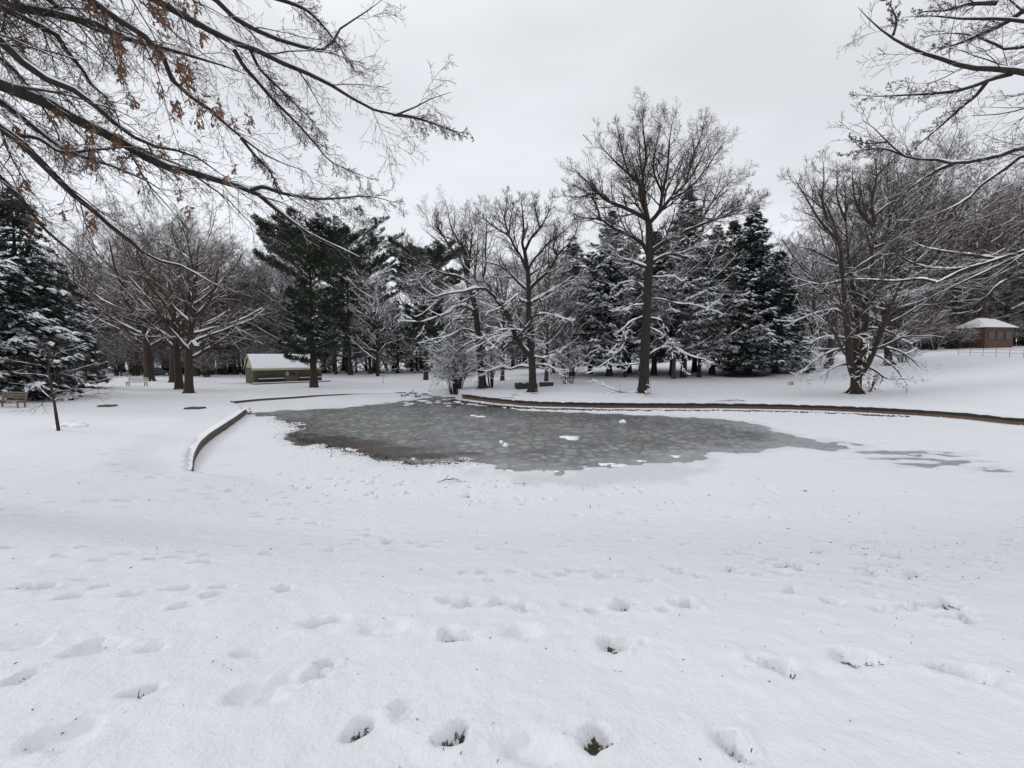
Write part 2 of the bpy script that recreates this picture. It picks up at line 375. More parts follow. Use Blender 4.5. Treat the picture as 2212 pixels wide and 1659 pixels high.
ICE1 = [(549, 891), (554, 897), (610, 908), (652, 924), (634, 940), (687, 960), (772, 981), (870, 995), (893, 1003), (940, 1002), (1011, 997), (1074, 1005), (1067, 1013), (1116, 1019), (1222, 1024),
        (1300, 1016), (1380, 1004), (1450, 994), (1520, 984), (1640, 974), (1740, 970), (1870, 974), (1830, 962), (1775, 952), (1700, 938), (1610, 915), (1500, 902), (1400, 897), (1300, 893.5), (1200, 890.5), (1120, 886), (1040, 876), (1000, 868), (985, 858), (946, 857),
        (884, 865), (809, 875), (709, 882), (620, 887)]
ICE1 = [onz(*p)[:2] for p in ICE1]
ICE2 = [onz(*p)[:2] for p in [(1870, 982), (1960, 978), (2060, 984), (2120, 998), (2080, 1008), (1990, 1002), (1900, 992)]]
SLUSH = [onz(*p)[:2] for p in [(1060, 1020), (1220, 1030), (1420, 1008), (1560, 1000), (1420, 1035), (1280, 1052), (1120, 1046)]]

# footprints: (u, v, length m, depth m, heading deg, dirt and painted shade)
FP = [(780, 1597, .30, .075, 75, 1), (985, 1620, .30, .075, 80, 1), (1288, 1620, .30, .08, 65, 1), (1578, 1630, .33, .075, -55, .55), (310, 1521, .27, .08, 20, .8), (40, 1497, .26, .085, 70, .9), (88, 1287, .32, .07, 20, .6),
      (393, 1322, .3, .05, 0, .25), (690, 1357, .42, .06, 10, .4), (980, 1394, .42, .07, -20, .75), (1328, 1407, .42, .065, -15, .6), (1680, 1459, .42, .065, -20, .6), (2090, 1482, .42, .075, -15, .65), (1840, 1440, .45, .05, 0, .2), (2062, 1356, .32, .06, -55, .6),
      (1887, 1275, .25, .06, -30, .6), (205, 1410, .5, .05, -15, .15), (680, 1473, .24, .055, 10, .1), (706, 1446, .22, .05, 0, .1), (530, 1421, .24, .04, 0, .1), (330, 1412, .24, .04, 0, .05), (872, 1542, .22, .045, 0, .35), (870, 1560, .2, .03, 0, 0), (476, 1280, .24, .05, 0, .4),
      (612, 1280, .25, .05, -10, .2), (1130, 1321, .26, .05, 0, .3), (1347, 1323, .3, .05, 0, .4), (1485, 1319, .28, .05, 0, .35), (1014, 1313, .24, .04, 0, .25), (1042, 1247, .24, .05, 0, .3), (1212, 1247, .26, .05, 0, .3), (1302, 1243, .24, .05, 0, .2),
      (1450, 1232, .3, .05, -10, .35), (1580, 1243, .25, .04, -10, .2), (1680, 1246, .25, .04, 0, .3), (558, 1122, .3, .06, 0, .5), (615, 1128, .28, .05, 0, .3), (677, 1134, .26, .05, 0, .4), (768, 1152, .25, .05, 0, .5), (790, 1162, .26, .06, 0, .5), (836, 1172, .28, .06, 0, .5),
      (900, 1179, .24, .05, 0, .3), (1045, 1190, .24, .05, 0, .4), (1130, 1197, .26, .05, 0, .4), (1215, 1188, .24, .04, 0, .3), (372, 1213, .26, .05, 20, .5), (440, 1222, .26, .05, 0, .3), (265, 1089, .35, .06, 0, .5), (180, 1190, .22, .05, 0, .4), (15, 1192, .25, .05, 0, .4),
      (1952, 1260, .3, .05, 0, .5), (1856, 1236, .28, .05, 0, .4), (1910, 1227, .26, .05, 0, .4), (2025, 1329, .3, .05, -20, .3), (1905, 1332, .25, .04, 0, .2), (840, 1365, .5, .03, 0, 0), (1130, 1378, .5, .03, 0, .05), (560, 1508, .55, .035, -10, 0), (60, 1400, .4, .03, 0, 0), (1140, 1625, .5, .03, -10, 0),
      (150, 1600, .5, .035, 10, 0), (620, 1485, .4, .03, 0, 0), (250, 1005, .35, .06, 0, .5), (275, 1022, .35, .06, 0, .5), (228, 985, .3, .05, 0, .4), (285, 1003, .3, .05, 0, .4), (335, 1036, .3, .05, 0, .4), (380, 1037, .3, .05, 0, .4), (30, 1019, .3, .05, 0, .3), (0, 1062, .3, .05, 0, .3), (95, 1010, .25, .04, 0, .3),
      (2380-330, 1265-6, .3, .04, 0, .2), (2140, 1220, .3, .05, 0, .3), (2190, 1175, .3, .05, 0, .3), (170, 1262, .2, .03, 0, .1), (1010, 1075, .35, .05, 0, .7), (1120, 1080, .3, .05, 0, .6), (1180, 1081, .3, .05, 0, .6), (500, 1066, .3, .05, 0, .6), (460, 1060, .3, .05, 0, .5)]
rs = np.random.RandomState(11)
for i in range(46):      # a trodden band along the toe of the bank
    u = rs.uniform(380, 1750); FP.append((u, 1078+14*math.sin(u*.013)+rs.normal(0, 7), rs.uniform(.12, .3), rs.uniform(.03, .055), rs.uniform(-30, 30), rs.uniform(.2, .7)))
for (ua, va, ub, vb, n_) in [(150, 1215, 900, 1175, 12), (1000, 1250, 1750, 1240, 13), (950, 1316, 1560, 1322, 9), (1860, 1150, 2120, 1385, 13), (60, 1290, 560, 1290, 6), (1700, 1300, 2200, 1330, 6), (560, 1120, 1000, 1195, 11), (0, 1110, 500, 1070, 10), (1250, 1120, 2200, 1095, 20), (1180, 1170, 1900, 1180, 12), (250, 960, 420, 1060, 9)]:
    for i in range(n_):
        t = (i+rs.uniform(-.25, .25))/n_; FP.append((ua+(ub-ua)*t, va+(vb-va)*t+(9 if i % 2 else -9)*(va/1300)+rs.normal(0, 3), rs.uniform(.2, .3), rs.uniform(.03, .05), rs.uniform(-25, 25), rs.uniform(.12, .5)))
for i in range(34):
    FP.append((rs.uniform(1700, 2210), rs.uniform(1140, 1260), rs.uniform(.12, .28), .035, rs.uniform(-30, 30), rs.uniform(.1, .45)))
for i in range(20):
    FP.append((rs.uniform(300, 900), rs.uniform(1000, 1090), rs.uniform(.12, .28), .035, rs.uniform(-30, 30), rs.uniform(.3, .7)))
for i in range(26):     # winding animal trail over the frozen shore
    t = i/25; FP.append((440+720*t, 1062+10*math.sin(t*9)-18*t, .14, .04, 0, .6))
for i in range(16):
    t = i/15; FP.append((640-180*t+8*math.sin(t*7), 990+22*t, .14, .04, 0, .5))
for i in range(14):
    t = i/13; FP.append((1560+160*t, 1195+40*t+6*math.sin(i*2), .16, .04, 0, .4))

def axis(a, segs):
    r = [a]
    for end, step, grow in segs:
        while r[-1] < end-1e-6:
            r.append(min(end, r[-1]+step)); step *= grow
    return np.array(r)
xh = axis(0, [(7.2, .034, 1), (34, .125, 1), (500, .2, 1.14)])
xs = np.r_[-xh[::-1][:-1], xh]
yn = -axis(0, [(200, .5, 1.25)])[::-1][:-1]
ys = np.r_[yn, axis(0, [(9.5, .034, 1), (44, .125, 1), (600, .2, 1.12)])]
GX, GY = np.meshgrid(xs, ys)
sdB = sdist(GX, GY, BASIN_D)
land = zbank(GX, GY)
sd1 = sdist(GX, GY, ICE1)+fbm(GX*.9, GY*.9, 5)*1.15; sd2 = sdist(GX, GY, ICE2)+fbm(GX*.9, GY*2.6, 5)*2.6+.25
sdi = np.minimum(sd1, sd2)
flat = .018+.045*sstep(0, 2.2, sdi)+.028*fbm(GX*.5+5, GY*.5)*sstep(.2, 2, sdi)
# lumps of snow-covered stones on the near shore
flat += .09*np.clip(fbm(GX*2.3, GY*2.3+40, 3)-.30, 0, 1)*sstep(6, 0, sdi)*sstep(-.1, .3, sdi)
open_ = sstep(.06, -.10, sdi); 
isl = ISL[:130:3]
dI = seg_dist(GX, GY, isl, False)
ledge = sstep(1.25, .95, dI+fbm(GX*2, GY*2, 3)*.35); flat += .045*ledge; open_ = open_*(1-sstep(1.05, .95, dI+fbm(GX*2, GY*2, 3)*.35))
flat = flat*(1-open_)+(-.05)*open_
toe = sstep(11.6, 9.6, GY+.25*fbm(GX*.4, GY*.4))*sstep(-9.5, -7, GX)         # foreground bank runs smoothly into the basin
k_in = np.where(sdB < .14, 1.0, 0.0)
for line, tops in ((BASIN[14:26], [.42]*12), (BASIN[0:6], [.16, .33, .40, .38, .37, .35]), (BASIN[7:13], [.26, .24, .22, .17, .10, .10])):
    for a_, b_, t0_, t1_ in zip(line[:-1], line[1:], tops[:-1], tops[1:]):     # the banks meet the top of the walls
        dd_ = seg_dist(GX, GY, [a_, b_], False); f_ = 1-sstep(.35, 2.2, dd_); land = land*(1-f_)+((t0_+t1_)/2-.015)*f_
soft = sstep(.35, -.9, sdB)
nearw = (GY < 11.9) & (GX > -8.4)
kin = np.where(nearw, soft, k_in)
land_d = land+.05*fbm(GX*.25, GY*.25, 4)*np.where(GY > 11, sstep(.3, 2.0, sdB), 1)+.012*fbm(GX*2.1, GY*2.1, 3)*sstep(-.2, .6, sdB)
GZ = land_d*(1-kin)+flat*kin
fine = sstep(12, 7, GY)*(GY > -3)
GZ += fine*(.016*fbm(GX*3.2+.6*GY, GY*5.5, 3)+.007*fbm(GX*12, GY*12, 2))+.03*fbm(GX*.9, GY*1.3, 2)*(GY < 12)*sstep(.3, .9, 1.2-kin)
dirt_shade = np.zeros_like(GZ)
def dent(cx, cy, ln, dp, hd, dd):
    global GZ, dirt_shade
    ln = ln*(.62 if cy < 2.4 else .7 if cy < 3.6 else .85); wd = ln*.7; dp = dp*(1.35+.5*(cy > 3.2))
    i0, i1 = np.searchsorted(xs, [cx-ln*2, cx+ln*2]); j0, j1 = np.searchsorted(ys, [cy-ln*2, cy+ln*2])
    if i1-i0 < 2 or j1-j0 < 2: return
    X = GX[j0:j1, i0:i1]-cx; Y = GY[j0:j1, i0:i1]-cy; a = math.radians(hd)
    lx = X*math.cos(a)+Y*math.sin(a); ly = -X*math.sin(a)+Y*math.cos(a)
    wob = 1+.55*fbm(X*11+cx*7, Y*11+cy*5, 4)+.16*np.sin(3*np.arctan2(ly, lx)+cx*5)
    q = np.sqrt((lx/(ln*.5))**2+(ly/(wd*.5))**2)*wob
    GZ[j0:j1, i0:i1] -= dp*(1-sstep(.5, 1.05, q))*(1+.5*fbm(X*16+cx, Y*16+cy, 2))
    GZ[j0:j1, i0:i1] += dp*.22*np.exp(-((q-1.4)/.3)**2)*(.6+.8*vnoise(X*14+cx, Y*14+cy))
    # drag mark behind the step
    q2 = np.sqrt(((lx-ln*.5)/(ln*.7))**2+(ly/(wd*.4))**2); GZ[j0:j1, i0:i1] -= dp*.16*np.exp(-q2**2*1.6)*(.6+.8*vnoise(X*20+cx, Y*20))
    dirt_shade[j0:j1, i0:i1] = np.maximum(dirt_shade[j0:j1, i0:i1], (dd if cy < 2.6 else (.52+.42*dd)*(dd > 0.16))*(1-sstep(.42, 1.1, q+.35*fbm(X*22, Y*22, 2))))  # nearest prints show soil; farther ones get the hollow's shade painted as colour
GRASSY = []
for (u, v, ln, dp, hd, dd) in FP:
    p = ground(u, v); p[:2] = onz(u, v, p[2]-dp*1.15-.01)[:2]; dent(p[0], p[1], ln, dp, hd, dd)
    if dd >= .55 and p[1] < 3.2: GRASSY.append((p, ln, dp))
# bare ground under the dark spruces, leaf litter by the pond
def patch(u, v, ru, rv, amt):
    global dirt_shade
    p = ground(u, v); q = ((GX-p[0])/ru)**2+((GY-p[1])/rv)**2
    dirt_shade = np.maximum(dirt_shade, amt*np.clip(1.15-q, 0, 1)*(1+.5*fbm(GX*1.5, GY*1.5)))
patch(1600, 811, 4.6, 3.4, .95); patch(1690, 806, 2.5, 2.0, .7); patch(1000, 1040, .5, .18, .6); patch(1120, 1046, .4, .12, .55)
patch(1845, 852, .9, .5, .5); patch(1392, 850, 1.0, .6, .5); patch(1152, 850, .9, .6, .5); patch(60, 868, 5, 1.6, .5)
slush = sstep(.5, -.6, sdist(GX, GY, SLUSH)+1.5*fbm(GX*.8, GY*.8, 4))*.6*(sdi > 0)+sstep(.9, 0, sdi+.4*fbm(GX*3, GY*3, 3))*.45+sstep(1.8, 0, sd2)*.25*(.5+vnoise(GX*2, GY*5))
slush = np.clip(slush, 0, .6)*(GY > 9)
nr, nc = GX.shape
idx = np.arange(nr*nc).reshape(nr, nc)
Fq = np.stack([idx[:-1, :-1], idx[:-1, 1:], idx[1:, 1:], idx[1:, :-1]], -1).reshape(-1, 4)
GM = ground_mat()
g = mesh_np('ground', np.stack([GX, GY, GZ], -1).reshape(-1, 3), Fq, GM, attrs={'dirt_shade': dirt_shade.ravel(), 'slush': slush.ravel()})
props(g, 'trodden snow covering the park lawn and the banks of the pond', 'ground', kind='structure')

# pond ice
ix = np.arange(-22, 34, .16); iy = np.arange(10.5, 42, .16); IX, IY = np.meshgrid(ix, iy); n1, n2 = IX.shape
def blob(u, v, ru, rv):
    p = onz(u, v); return np.clip(1.1-((IX-p[0])/ru)**2-((IY-p[1])/rv)**2, 0, 1)
lit = np.maximum.reduce([blob(700, 950, 2.3, 1.3), blob(770, 960, 2.2, 1.4), blob(830, 972, 2.0, 1.1), blob(850, 985, 1.7, .6), blob(930, 985, 1.2, .7), blob(1010, 980, 1.0, .5)*.8, blob(1170, 1008, .9, .25)*.8, blob(1210, 1014, .6, .2)*.8, blob(1160, 975, .8, .3)*.45, blob(650, 940, 1.2, .8)*.8, blob(1180, 945, 2, .8)*.2, blob(1990, 990, 4, 1)*.5, blob(900, 955, 2, .8)*.35])
dI2 = seg_dist(IX, IY, isl, False); dark_ice = sstep(7.5, 1.2, dI2+.8*fbm(IX*.5, IY*.5))*.75+sstep(2.2, .2, -np.minimum(sdist(IX, IY, ICE1), 0)*0+seg_dist(IX, IY, ICE1[:6], False))*.35  # ice darker and smoother towards the long wall, darker at the left tip
plate = sstep(33, 23, IY+3*fbm(IX*.2, IY*.2))*(1-.6*sstep(3.6, 1.4, dI2))
idx = np.arange(n1*n2).reshape(n1, n2); Fi = np.stack([idx[:-1, :-1], idx[:-1, 1:], idx[1:, 1:], idx[1:, :-1]], -1).reshape(-1, 4)
cc = np.stack([IX, IY], -1)[:-1, :-1].reshape(-1, 2); keep = sdist(cc[:, 0], cc[:, 1], BASIN_D) < .1
edge = sstep(2.2, 0, -sdist(IX, IY, ICE1)+1.2*fbm(IX*.9, IY*1.2, 4))*sstep(-2, 2, IX)*sstep(30, 20, IY)
o = mesh_np('pond_ice', np.stack([IX, IY, IX*0], -1).reshape(-1, 3), Fi[keep], ice_mat(), attrs={'edge': edge.ravel(), 'litter': lit.ravel(), 'dark_ice': np.clip(dark_ice, 0, .8).ravel(), 'plate': np.clip(plate+.25, 0, 1).ravel()})
props(o, 'grey frozen surface of the pond with pale plates of ice', 'pond', kind='structure')

# ------------------------------------------------------------------ pond walls
def offset_line(P, d):
    T = nrm(np.gradient(P, axis=0)); return P+np.stack([-T[:, 1], T[:, 0]], -1)*d
def strip_wall(name, label, line, z0, z1, thick, side, mat, cap_mat=None, cap_h=.06, snow=False, jag=.01, blocks=True):
    k = max(12, int(sum(np.linalg.norm(np.diff(line, axis=0), axis=1))/.22)); P = smooth_line([(*p, 0) for p in line], k)[:, :2]
    r_ = np.random.RandomState(len(name)*7+k)
    z1 = np.broadcast_to(z1, (k,)) if np.ndim(z1) == 0 else np.interp(np.linspace(0, 1, k), np.linspace(0, 1, len(z1)), z1)
    A = offset_line(P, 0); B = offset_line(P, side*thick)
    root = empty(name, (float(P[k//2, 0]), float(P[k//2, 1]), 0), label, 'wall'); org = np.array([*P[k//2], 0])
    def section(A, B, za, zb, mat, nm, smooth=False):
        V = np.concatenate([np.c_[A, za], np.c_[A, zb], np.c_[B, zb], np.c_[B, za]])-org; n = k; i = np.arange(n-1)
        F = [np.stack([s*n+i, s*n+i+1, ((s+1) % 4)*n+i+1, ((s+1) % 4)*n+i], -1) for s in range(4)]
        F.append(np.array([[0, n, 2*n, 3*n], [n-1, 4*n-1, 3*n-1, 2*n-1]]))
        return mesh_np(nm, V, F, mat, root, smooth)
    section(A, B, np.full(k, z0), z1-cap_h, mat, 'wall_face')
    jit = r_.normal(0, jag, k)
    if cap_mat: section(offset_line(P, -side*.035)+r_.normal(0, .006, (k, 2)), offset_line(P, side*(thick+.01)), z1-cap_h+.003, z1+jit, cap_mat, 'coping')
    if snow is not False:
        # rounded snow lying on the coping
        T0 = offset_line(P, side*(thick*.62)); w_ = thick*.62
        nn = 7; rows = []
        for j in range(nn):
            f = j/(nn-1); off = side*(thick*.62+(f-.5)*2*w_); h = math.sin(math.pi*f)**.6*snow
            rows.append(np.c_[offset_line(P, off), z1-.012+h*(1+.5*fbm(P[:, 0]*2+j*.2, P[:, 1]*2, 3))])
        V = np.concatenate(rows)-org; i = np.arange(k-1); F = [np.stack([j*k+i, j*k+i+1, (j+1)*k+i+1, (j+1)*k+i], -1) for j in range(nn-1)]
        mesh_np('snow_cap', V, F, M['snow'], root, True)
    return root
ctr = np.array([0., 20.])
isl_line = np.array(isl[:10]+[np.array([33, 18.6]), np.array([40, 15.])])
isl_line = np.array(BASIN[14:26])
strip_wall('retaining_wall', 'long brown retaining wall with black coping along the far bank of the pond', isl_line, -.06, .42, .34, 1, M['stone'], M['coping'], .13, jag=.012)
lw = np.array(BASIN[0:6])
strip_wall('retaining_wall', 'short curved kerb wall topped with snow at the left end of the pond', lw, -.06, np.array([.14, .33, .38, .38, .37, .35]), .30, 1, M['kerb'], None, .0, snow=.03)
fk = np.array(BASIN[7:13])
strip_wall('retaining_wall', 'low snow topped kerb along the far left bank in front of the stone hut', fk, -.06, np.array([.26, .24, .22, .17, .10, .10]), .32, 1, M['kerb'], None, 0, snow=.04)
fk2 = np.array([onz(850, 851)[:2], onz(920, 851.5)[:2], onz(985, 853)[:2], onz(1001, 862)[:2]])
strip_wall('retaining_wall', 'low dark kerb behind the driftwood at the far end of the pond', fk2, -.06, np.array([.12, .20, .26, .33]), .3, 1, M['stone'], M['coping'], .08)

# ------------------------------------------------------------------ bare trees
def poly_len(P): return np.linalg.norm(np.diff(P, axis=1), axis=2).sum(1)
def grow(P, Rr, n, ratio, ang, k, up, wig, rng, t0=.2, rs_=.6, bias=None, rmin=.004, lenvar=.35, flat_=0., taper=1.0, tpow=1.0):
    Nn, K, _ = P.shape; L = poly_len(P)
    t = t0+(1-t0)*((np.arange(n)[None]+rng.rand(Nn, n))/n)**tpow; t = np.clip(t, 0, .995)
    s = t*(K-1); i = np.floor(s).astype(int); f = (s-i)[..., None]; r = np.arange(Nn)[:, None]
    p = P[r, i]*(1-f)+P[r, i+1]*f; T = nrm(P[r, i+1]-P[r, i]); rad = Rr[r, i]*(1-f[..., 0])+Rr[r, i+1]*f[..., 0]
    az = (np.arange(n)[None]*2.4+rng.rand(Nn, 1)*6.28+rng.normal(0, .5, (Nn, n)))
    ref = nrm(rng.normal(0, 1, (Nn, 1, 3))+0*T); B = nrm(np.cross(T, ref)); Nv = np.cross(B, T)
    perp = np.cos(az)[..., None]*B+np.sin(az)[..., None]*Nv
    if flat_: perp[..., 2] *= (1-flat_); perp = nrm(perp)
    a = np.radians(ang+rng.normal(0, 9, (Nn, n)))[..., None]
    d = nrm(T*np.cos(a)+perp*np.sin(a))
    if bias is not None: d = nrm(d+np.array(bias))
    ln = L[:, None]*ratio*(1.25-.8*taper*t)*(1+lenvar*(rng.rand(Nn, n)*2-1))
    d = d.reshape(-1, 3); p = p.reshape(-1, 3); ln = ln.ravel(); rad = rad.ravel()
    Q = np.zeros((len(p), k, 3)); Q[:, 0] = p
    for j in range(1, k):
        Q[:, j] = Q[:, j-1]+d*(ln/(k-1))[:, None]
        d = nrm(d+np.array([0, 0, up])+rng.normal(0, wig, d.shape))
    r0 = np.maximum(rad*rs_*(.75+.5*rng.rand(len(rad))), rmin*1.3); RR = r0[:, None]*(1-.72*np.linspace(0, 1, k)[None]**.9); RR = np.maximum(RR, rmin)
    return Q, RR
def snow_on(P, Rr, amt, rng, k=4, zlim=None):
    T = nrm(np.gradient(P, axis=1)); h = np.sqrt(np.clip(1-T[..., 2]**2, 0, 1))
    s = sstep(.45, .85, h)*(.55+.9*rng.rand(*Rr.shape)); s *= (rng.rand(*Rr.shape) > .08)
    if zlim is not None: s = s*(1-.75*sstep(zlim[0], zlim[1], P[..., 2]))
    rr = (Rr*.72+amt)*s*np.minimum(1, .4+Rr/.02); 
    Q = P.copy(); Q[..., 2] += (Rr*.62+rr*.35)
    keep = rr.max(1) > amt*.25
    if keep.sum() == 0: return np.zeros((0, 3)), np.zeros((0, 4), int)
    return tubes(Q[keep], np.maximum(rr[keep], .0008), k)

def make_tree(root, org, woods, twigs, snowy, bark, twig, rng, snow_amt=.02, zlim=None):
    """woods/twigs: list of (P,R,sides); all world coords, org subtracted"""
    V, F = join([tubes(P, Rr, k) for P, Rr, k in woods]); mesh_np('trunk', V-org, F, M[bark], root)
    V, F = join([tubes(P, Rr, k) for P, Rr, k in twigs]); mesh_np('crown', V-org, F, M[twig], root)
    if snowy:
        V, F = join([snow_on(P, Rr, snow_amt*s, rng, 4, zlim) for P, Rr, s in snowy])
        mesh_np('branch_snow', V-org, F, M['branch_snow'], root)

def root_flare(base, r, rng, n=6):
    P = []; 
    for i in range(n):
        a = i*6.28/n+rng.rand()*.6; d = np.array([math.cos(a), math.sin(a), 0])
        P.append(smooth_line([base+np.array([0, 0, r*1.6]), base+d*r*.75+np.array([0, 0, r*.7]), base+d*r*1.5+np.array([0, 0, .02]), base+d*r*2.1+np.array([0, 0, -.12])], 6))
    return np.array(P), np.broadcast_to(np.array([.5, .5, .42, .28, .16, .08])*r, (n, 6)).copy()

def hero(name, label, base, conv, trunk, rpx, limbs, seed, n2=9, n3=7, n4=5, n5=3, extra=10, bark='bark', twig='twig', group=None, snow_amt=.022, up=.07, spread=.32, zlim=None, wig=.11, r2=.36, ang=38, low_frac=.42):
    rng = np.random.RandomState(seed); b = ground(*base); Y0 = b[1]; px = Y0/FPX*conv[2]/.4375*.4375
    def W(X, Y, off=0): 
        return at(conv[0]+X*conv[2], conv[1]+Y*conv[2], Y0+off)
    tp = [b-np.array([0, 0, .15])]+[W(*q) for q in trunk[1:]]
    tr = smooth_line(tp, 16)[None]; s = np.linspace(0, 1, 16)
    m = Y0/FPX
    TR = ((rpx[0]*(1-s)**.7+rpx[1]*(1-(1-s)**.7))*m*.86); TR = TR*(1+.35*np.exp(-s*22)); TR = TR[None]
    LP, LR = [], []
    def add(P3, r0): 
        LP.append(smooth_line(P3, 15)[:14] if P3[-1][2]-b[2] > 9.5 else smooth_line(P3, 14)); t = np.linspace(0, 1, 14); LR.append(np.maximum(.84*r0*m*((1-t)**.9*.93+.05), .011))
    for l in limbs:
        pts, r0 = l[0], l[1]; o0 = l[2] if len(l) > 2 else rng.choice([-1, 1])*rng.uniform(.1, .55)
        n = len(pts); width = abs(pts[-1][0]-pts[0][0])*conv[2]*m+abs(pts[-1][1]-pts[0][1])*conv[2]*m*.3
        P3 = [W(*q, off=o0*width*(i/(n-1))) for i, q in enumerate(pts)]; add(P3, r0)
    nl = len(LP)
    for i in range(extra):     # limbs that reach towards and away from the viewer
        j = rng.randint(nl); P = LP[j]-LP[j][0]; a = rng.choice([-1, 1])*rng.uniform(.9, 2.2); c, s_ = math.cos(a), math.sin(a)
        Q = np.stack([P[:, 0]*c-P[:, 1]*s_, P[:, 0]*s_+P[:, 1]*c, P[:, 2]], -1)*rng.uniform(.6, .95)
        st = LP[j][0].copy(); LP.append(Q+st); LR.append(LR[j]*.8)
    LP = np.array(LP); LR = np.array(LR)
    woods = [(tr, TR, 12), (LP, LR, 7)]; fl = root_flare(b, TR[0, 1], rng); woods.append((fl[0], fl[1], 6))
    H_ = tp[-1][2]-b[2]; tipz = LP[:, -1, 2]-b[2]; low = tipz < low_frac*tipz.max(); Q2 = Q3 = Q4 = None; AP, AR = LP, LR
    if low.any():     # lower limbs: long, crooked and sparse
        Q2 = grow(LP[low], LR[low], 6, spread*1.0, ang+2, 9, .015, .20, rng, .25, .6, rmin=.012); Q3 = grow(*Q2, 4, .42, ang+5, 6, .01, .2, rng, .15, .6, rmin=.009); Q4 = grow(*Q3, 3, .5, ang+8, 4, .0, .18, rng, .1, .65, rmin=.007); LP, LR = LP[~low], LR[~low]
    P2, R2 = grow(LP, LR, int(n2*1.6), spread*1.2, ang, 9, up*1.2, wig*1.05, rng, .12, .5, rmin=.0085, taper=.98, lenvar=.45)
    P3, R3 = grow(P2, R2, n3, .44, ang+2, 6, up*1.0, wig*1.2, rng, .10, .6, rmin=.0065, taper=.85)
    P4, R4 = grow(P3, R3, n4, .52, ang+2, 4, up*1.0, wig*1.2, rng, .08, .6, rmin=.0048, taper=.8)
    tw = [(P2, R2, 5), (P3, R3, 4), (P4, R4, 3)]; LP, LR = AP, AR; sn = []
    if Q2: tw += [(*Q2, 5), (*Q3, 4), (*Q4, 3)]; sn = [(*Q2, 1.4), (*Q3, 1.0), (*Q4, .5)]
    if n5: 
        P5, R5 = grow(P4, R4, n5, .6, ang-4, 3, up, wig, rng, .1, .7, rmin=.0038); tw.append((P5, R5, 3))
    root = empty(name, tuple(b), label, 'tree', group)
    make_tree(root, b, woods, tw, [(LP, LR, 1.7), (P2, R2, 1.1), (P3, R3, .45), (P4, R4, .15)]+sn, bark, twig, rng, snow_amt, zlim)
    return root, b, (LP, LR)

Z4 = (1192.4, 190.1, .4375)
hero('bare_tree', 'tallest bare tree with a wide rounded crown on the bank behind the long wall', (1390, 848), Z4,
     [(455, 1495), (457, 1350), (465, 1150), (475, 950), (483, 830), (480, 720), (476, 655)], (12.5, 7.5),
     [([(480, 830), (440, 760), (380, 725), (300, 690), (240, 650), (150, 640), (50, 590)], 6), ([(474, 650), (400, 610), (320, 575), (270, 555), (200, 490), (140, 430), (60, 360)], 6),
      ([(474, 640), (440, 545), (430, 470), (380, 425), (330, 380), (270, 320), (200, 240)], 5.5), ([(455, 600), (448, 440), (465, 350), (455, 250), (450, 130), (470, 30)], 5), ([(380, 425), (350, 330), (330, 230), (310, 140)], 3.2),
      ([(480, 665), (530, 610), (545, 520), (570, 400), (580, 260), (610, 90)], 5.5), ([(482, 665), (540, 600), (590, 540), (660, 470), (720, 380), (800, 190)], 6), ([(590, 545), (670, 500), (760, 400), (860, 240)], 4),
      ([(485, 815), (540, 770), (620, 725), (700, 690), (800, 650), (920, 615), (1030, 540)], 6.5), ([(720, 680), (780, 580), (860, 480), (960, 420)], 3.5), ([(487, 865), (560, 825), (640, 815), (720, 780), (820, 740)], 4),
      ([(478, 890), (400, 860), (330, 835), (280, 775), (190, 800)], 4), ([(470, 930), (520, 935), (600, 930), (660, 970)], 2.6), ([(475, 1040), (540, 1045), (620, 1065), (700, 1070), (830, 1110)], 3),
      ([(460, 1070), (400, 1075), (340, 1100), (280, 1080)], 2.4), ([(470, 1135), (540, 1150), (570, 1210), (610, 1290)], 2.6), ([(450, 1130), (380, 1160), (350, 1215), (368, 1240), (320, 1310), (230, 1380)], 2.8), ([(470, 1180), (550, 1220), (590, 1265), (680, 1320), (760, 1340)], 2.6),
      ([(460, 1330), (430, 1360), (370, 1365), (300, 1370)], 2.2), ([(455, 1340), (520, 1290), (580, 1280), (640, 1370), (660, 1410)], 2.2), ([(455, 1490), (400, 1505), (340, 1500), (280, 1480), (200, 1440)], 2.6, .02),
      ([(470, 1000), (420, 960), (350, 960), (290, 1000)], 2.4), ([(476, 760), (540, 690), (560, 740), (640, 720)], 2.4), ([(240, 650), (210, 560), (150, 500), (60, 480)], 3), ([(300, 575), (240, 520), (120, 540), (30, 520)], 3),
      ([(660, 470), (700, 330), (740, 220), (760, 110)], 3.2), ([(545, 520), (500, 400), (520, 260), (540, 120)], 3.2), ([(800, 650), (870, 620), (960, 590), (1060, 530)], 3)],
     5, n2=10, n3=8, n4=5, n5=2, extra=9, snow_amt=.026, zlim=(9, 17), spread=.27)
Z3 = (829.4, 388.8, .3176)
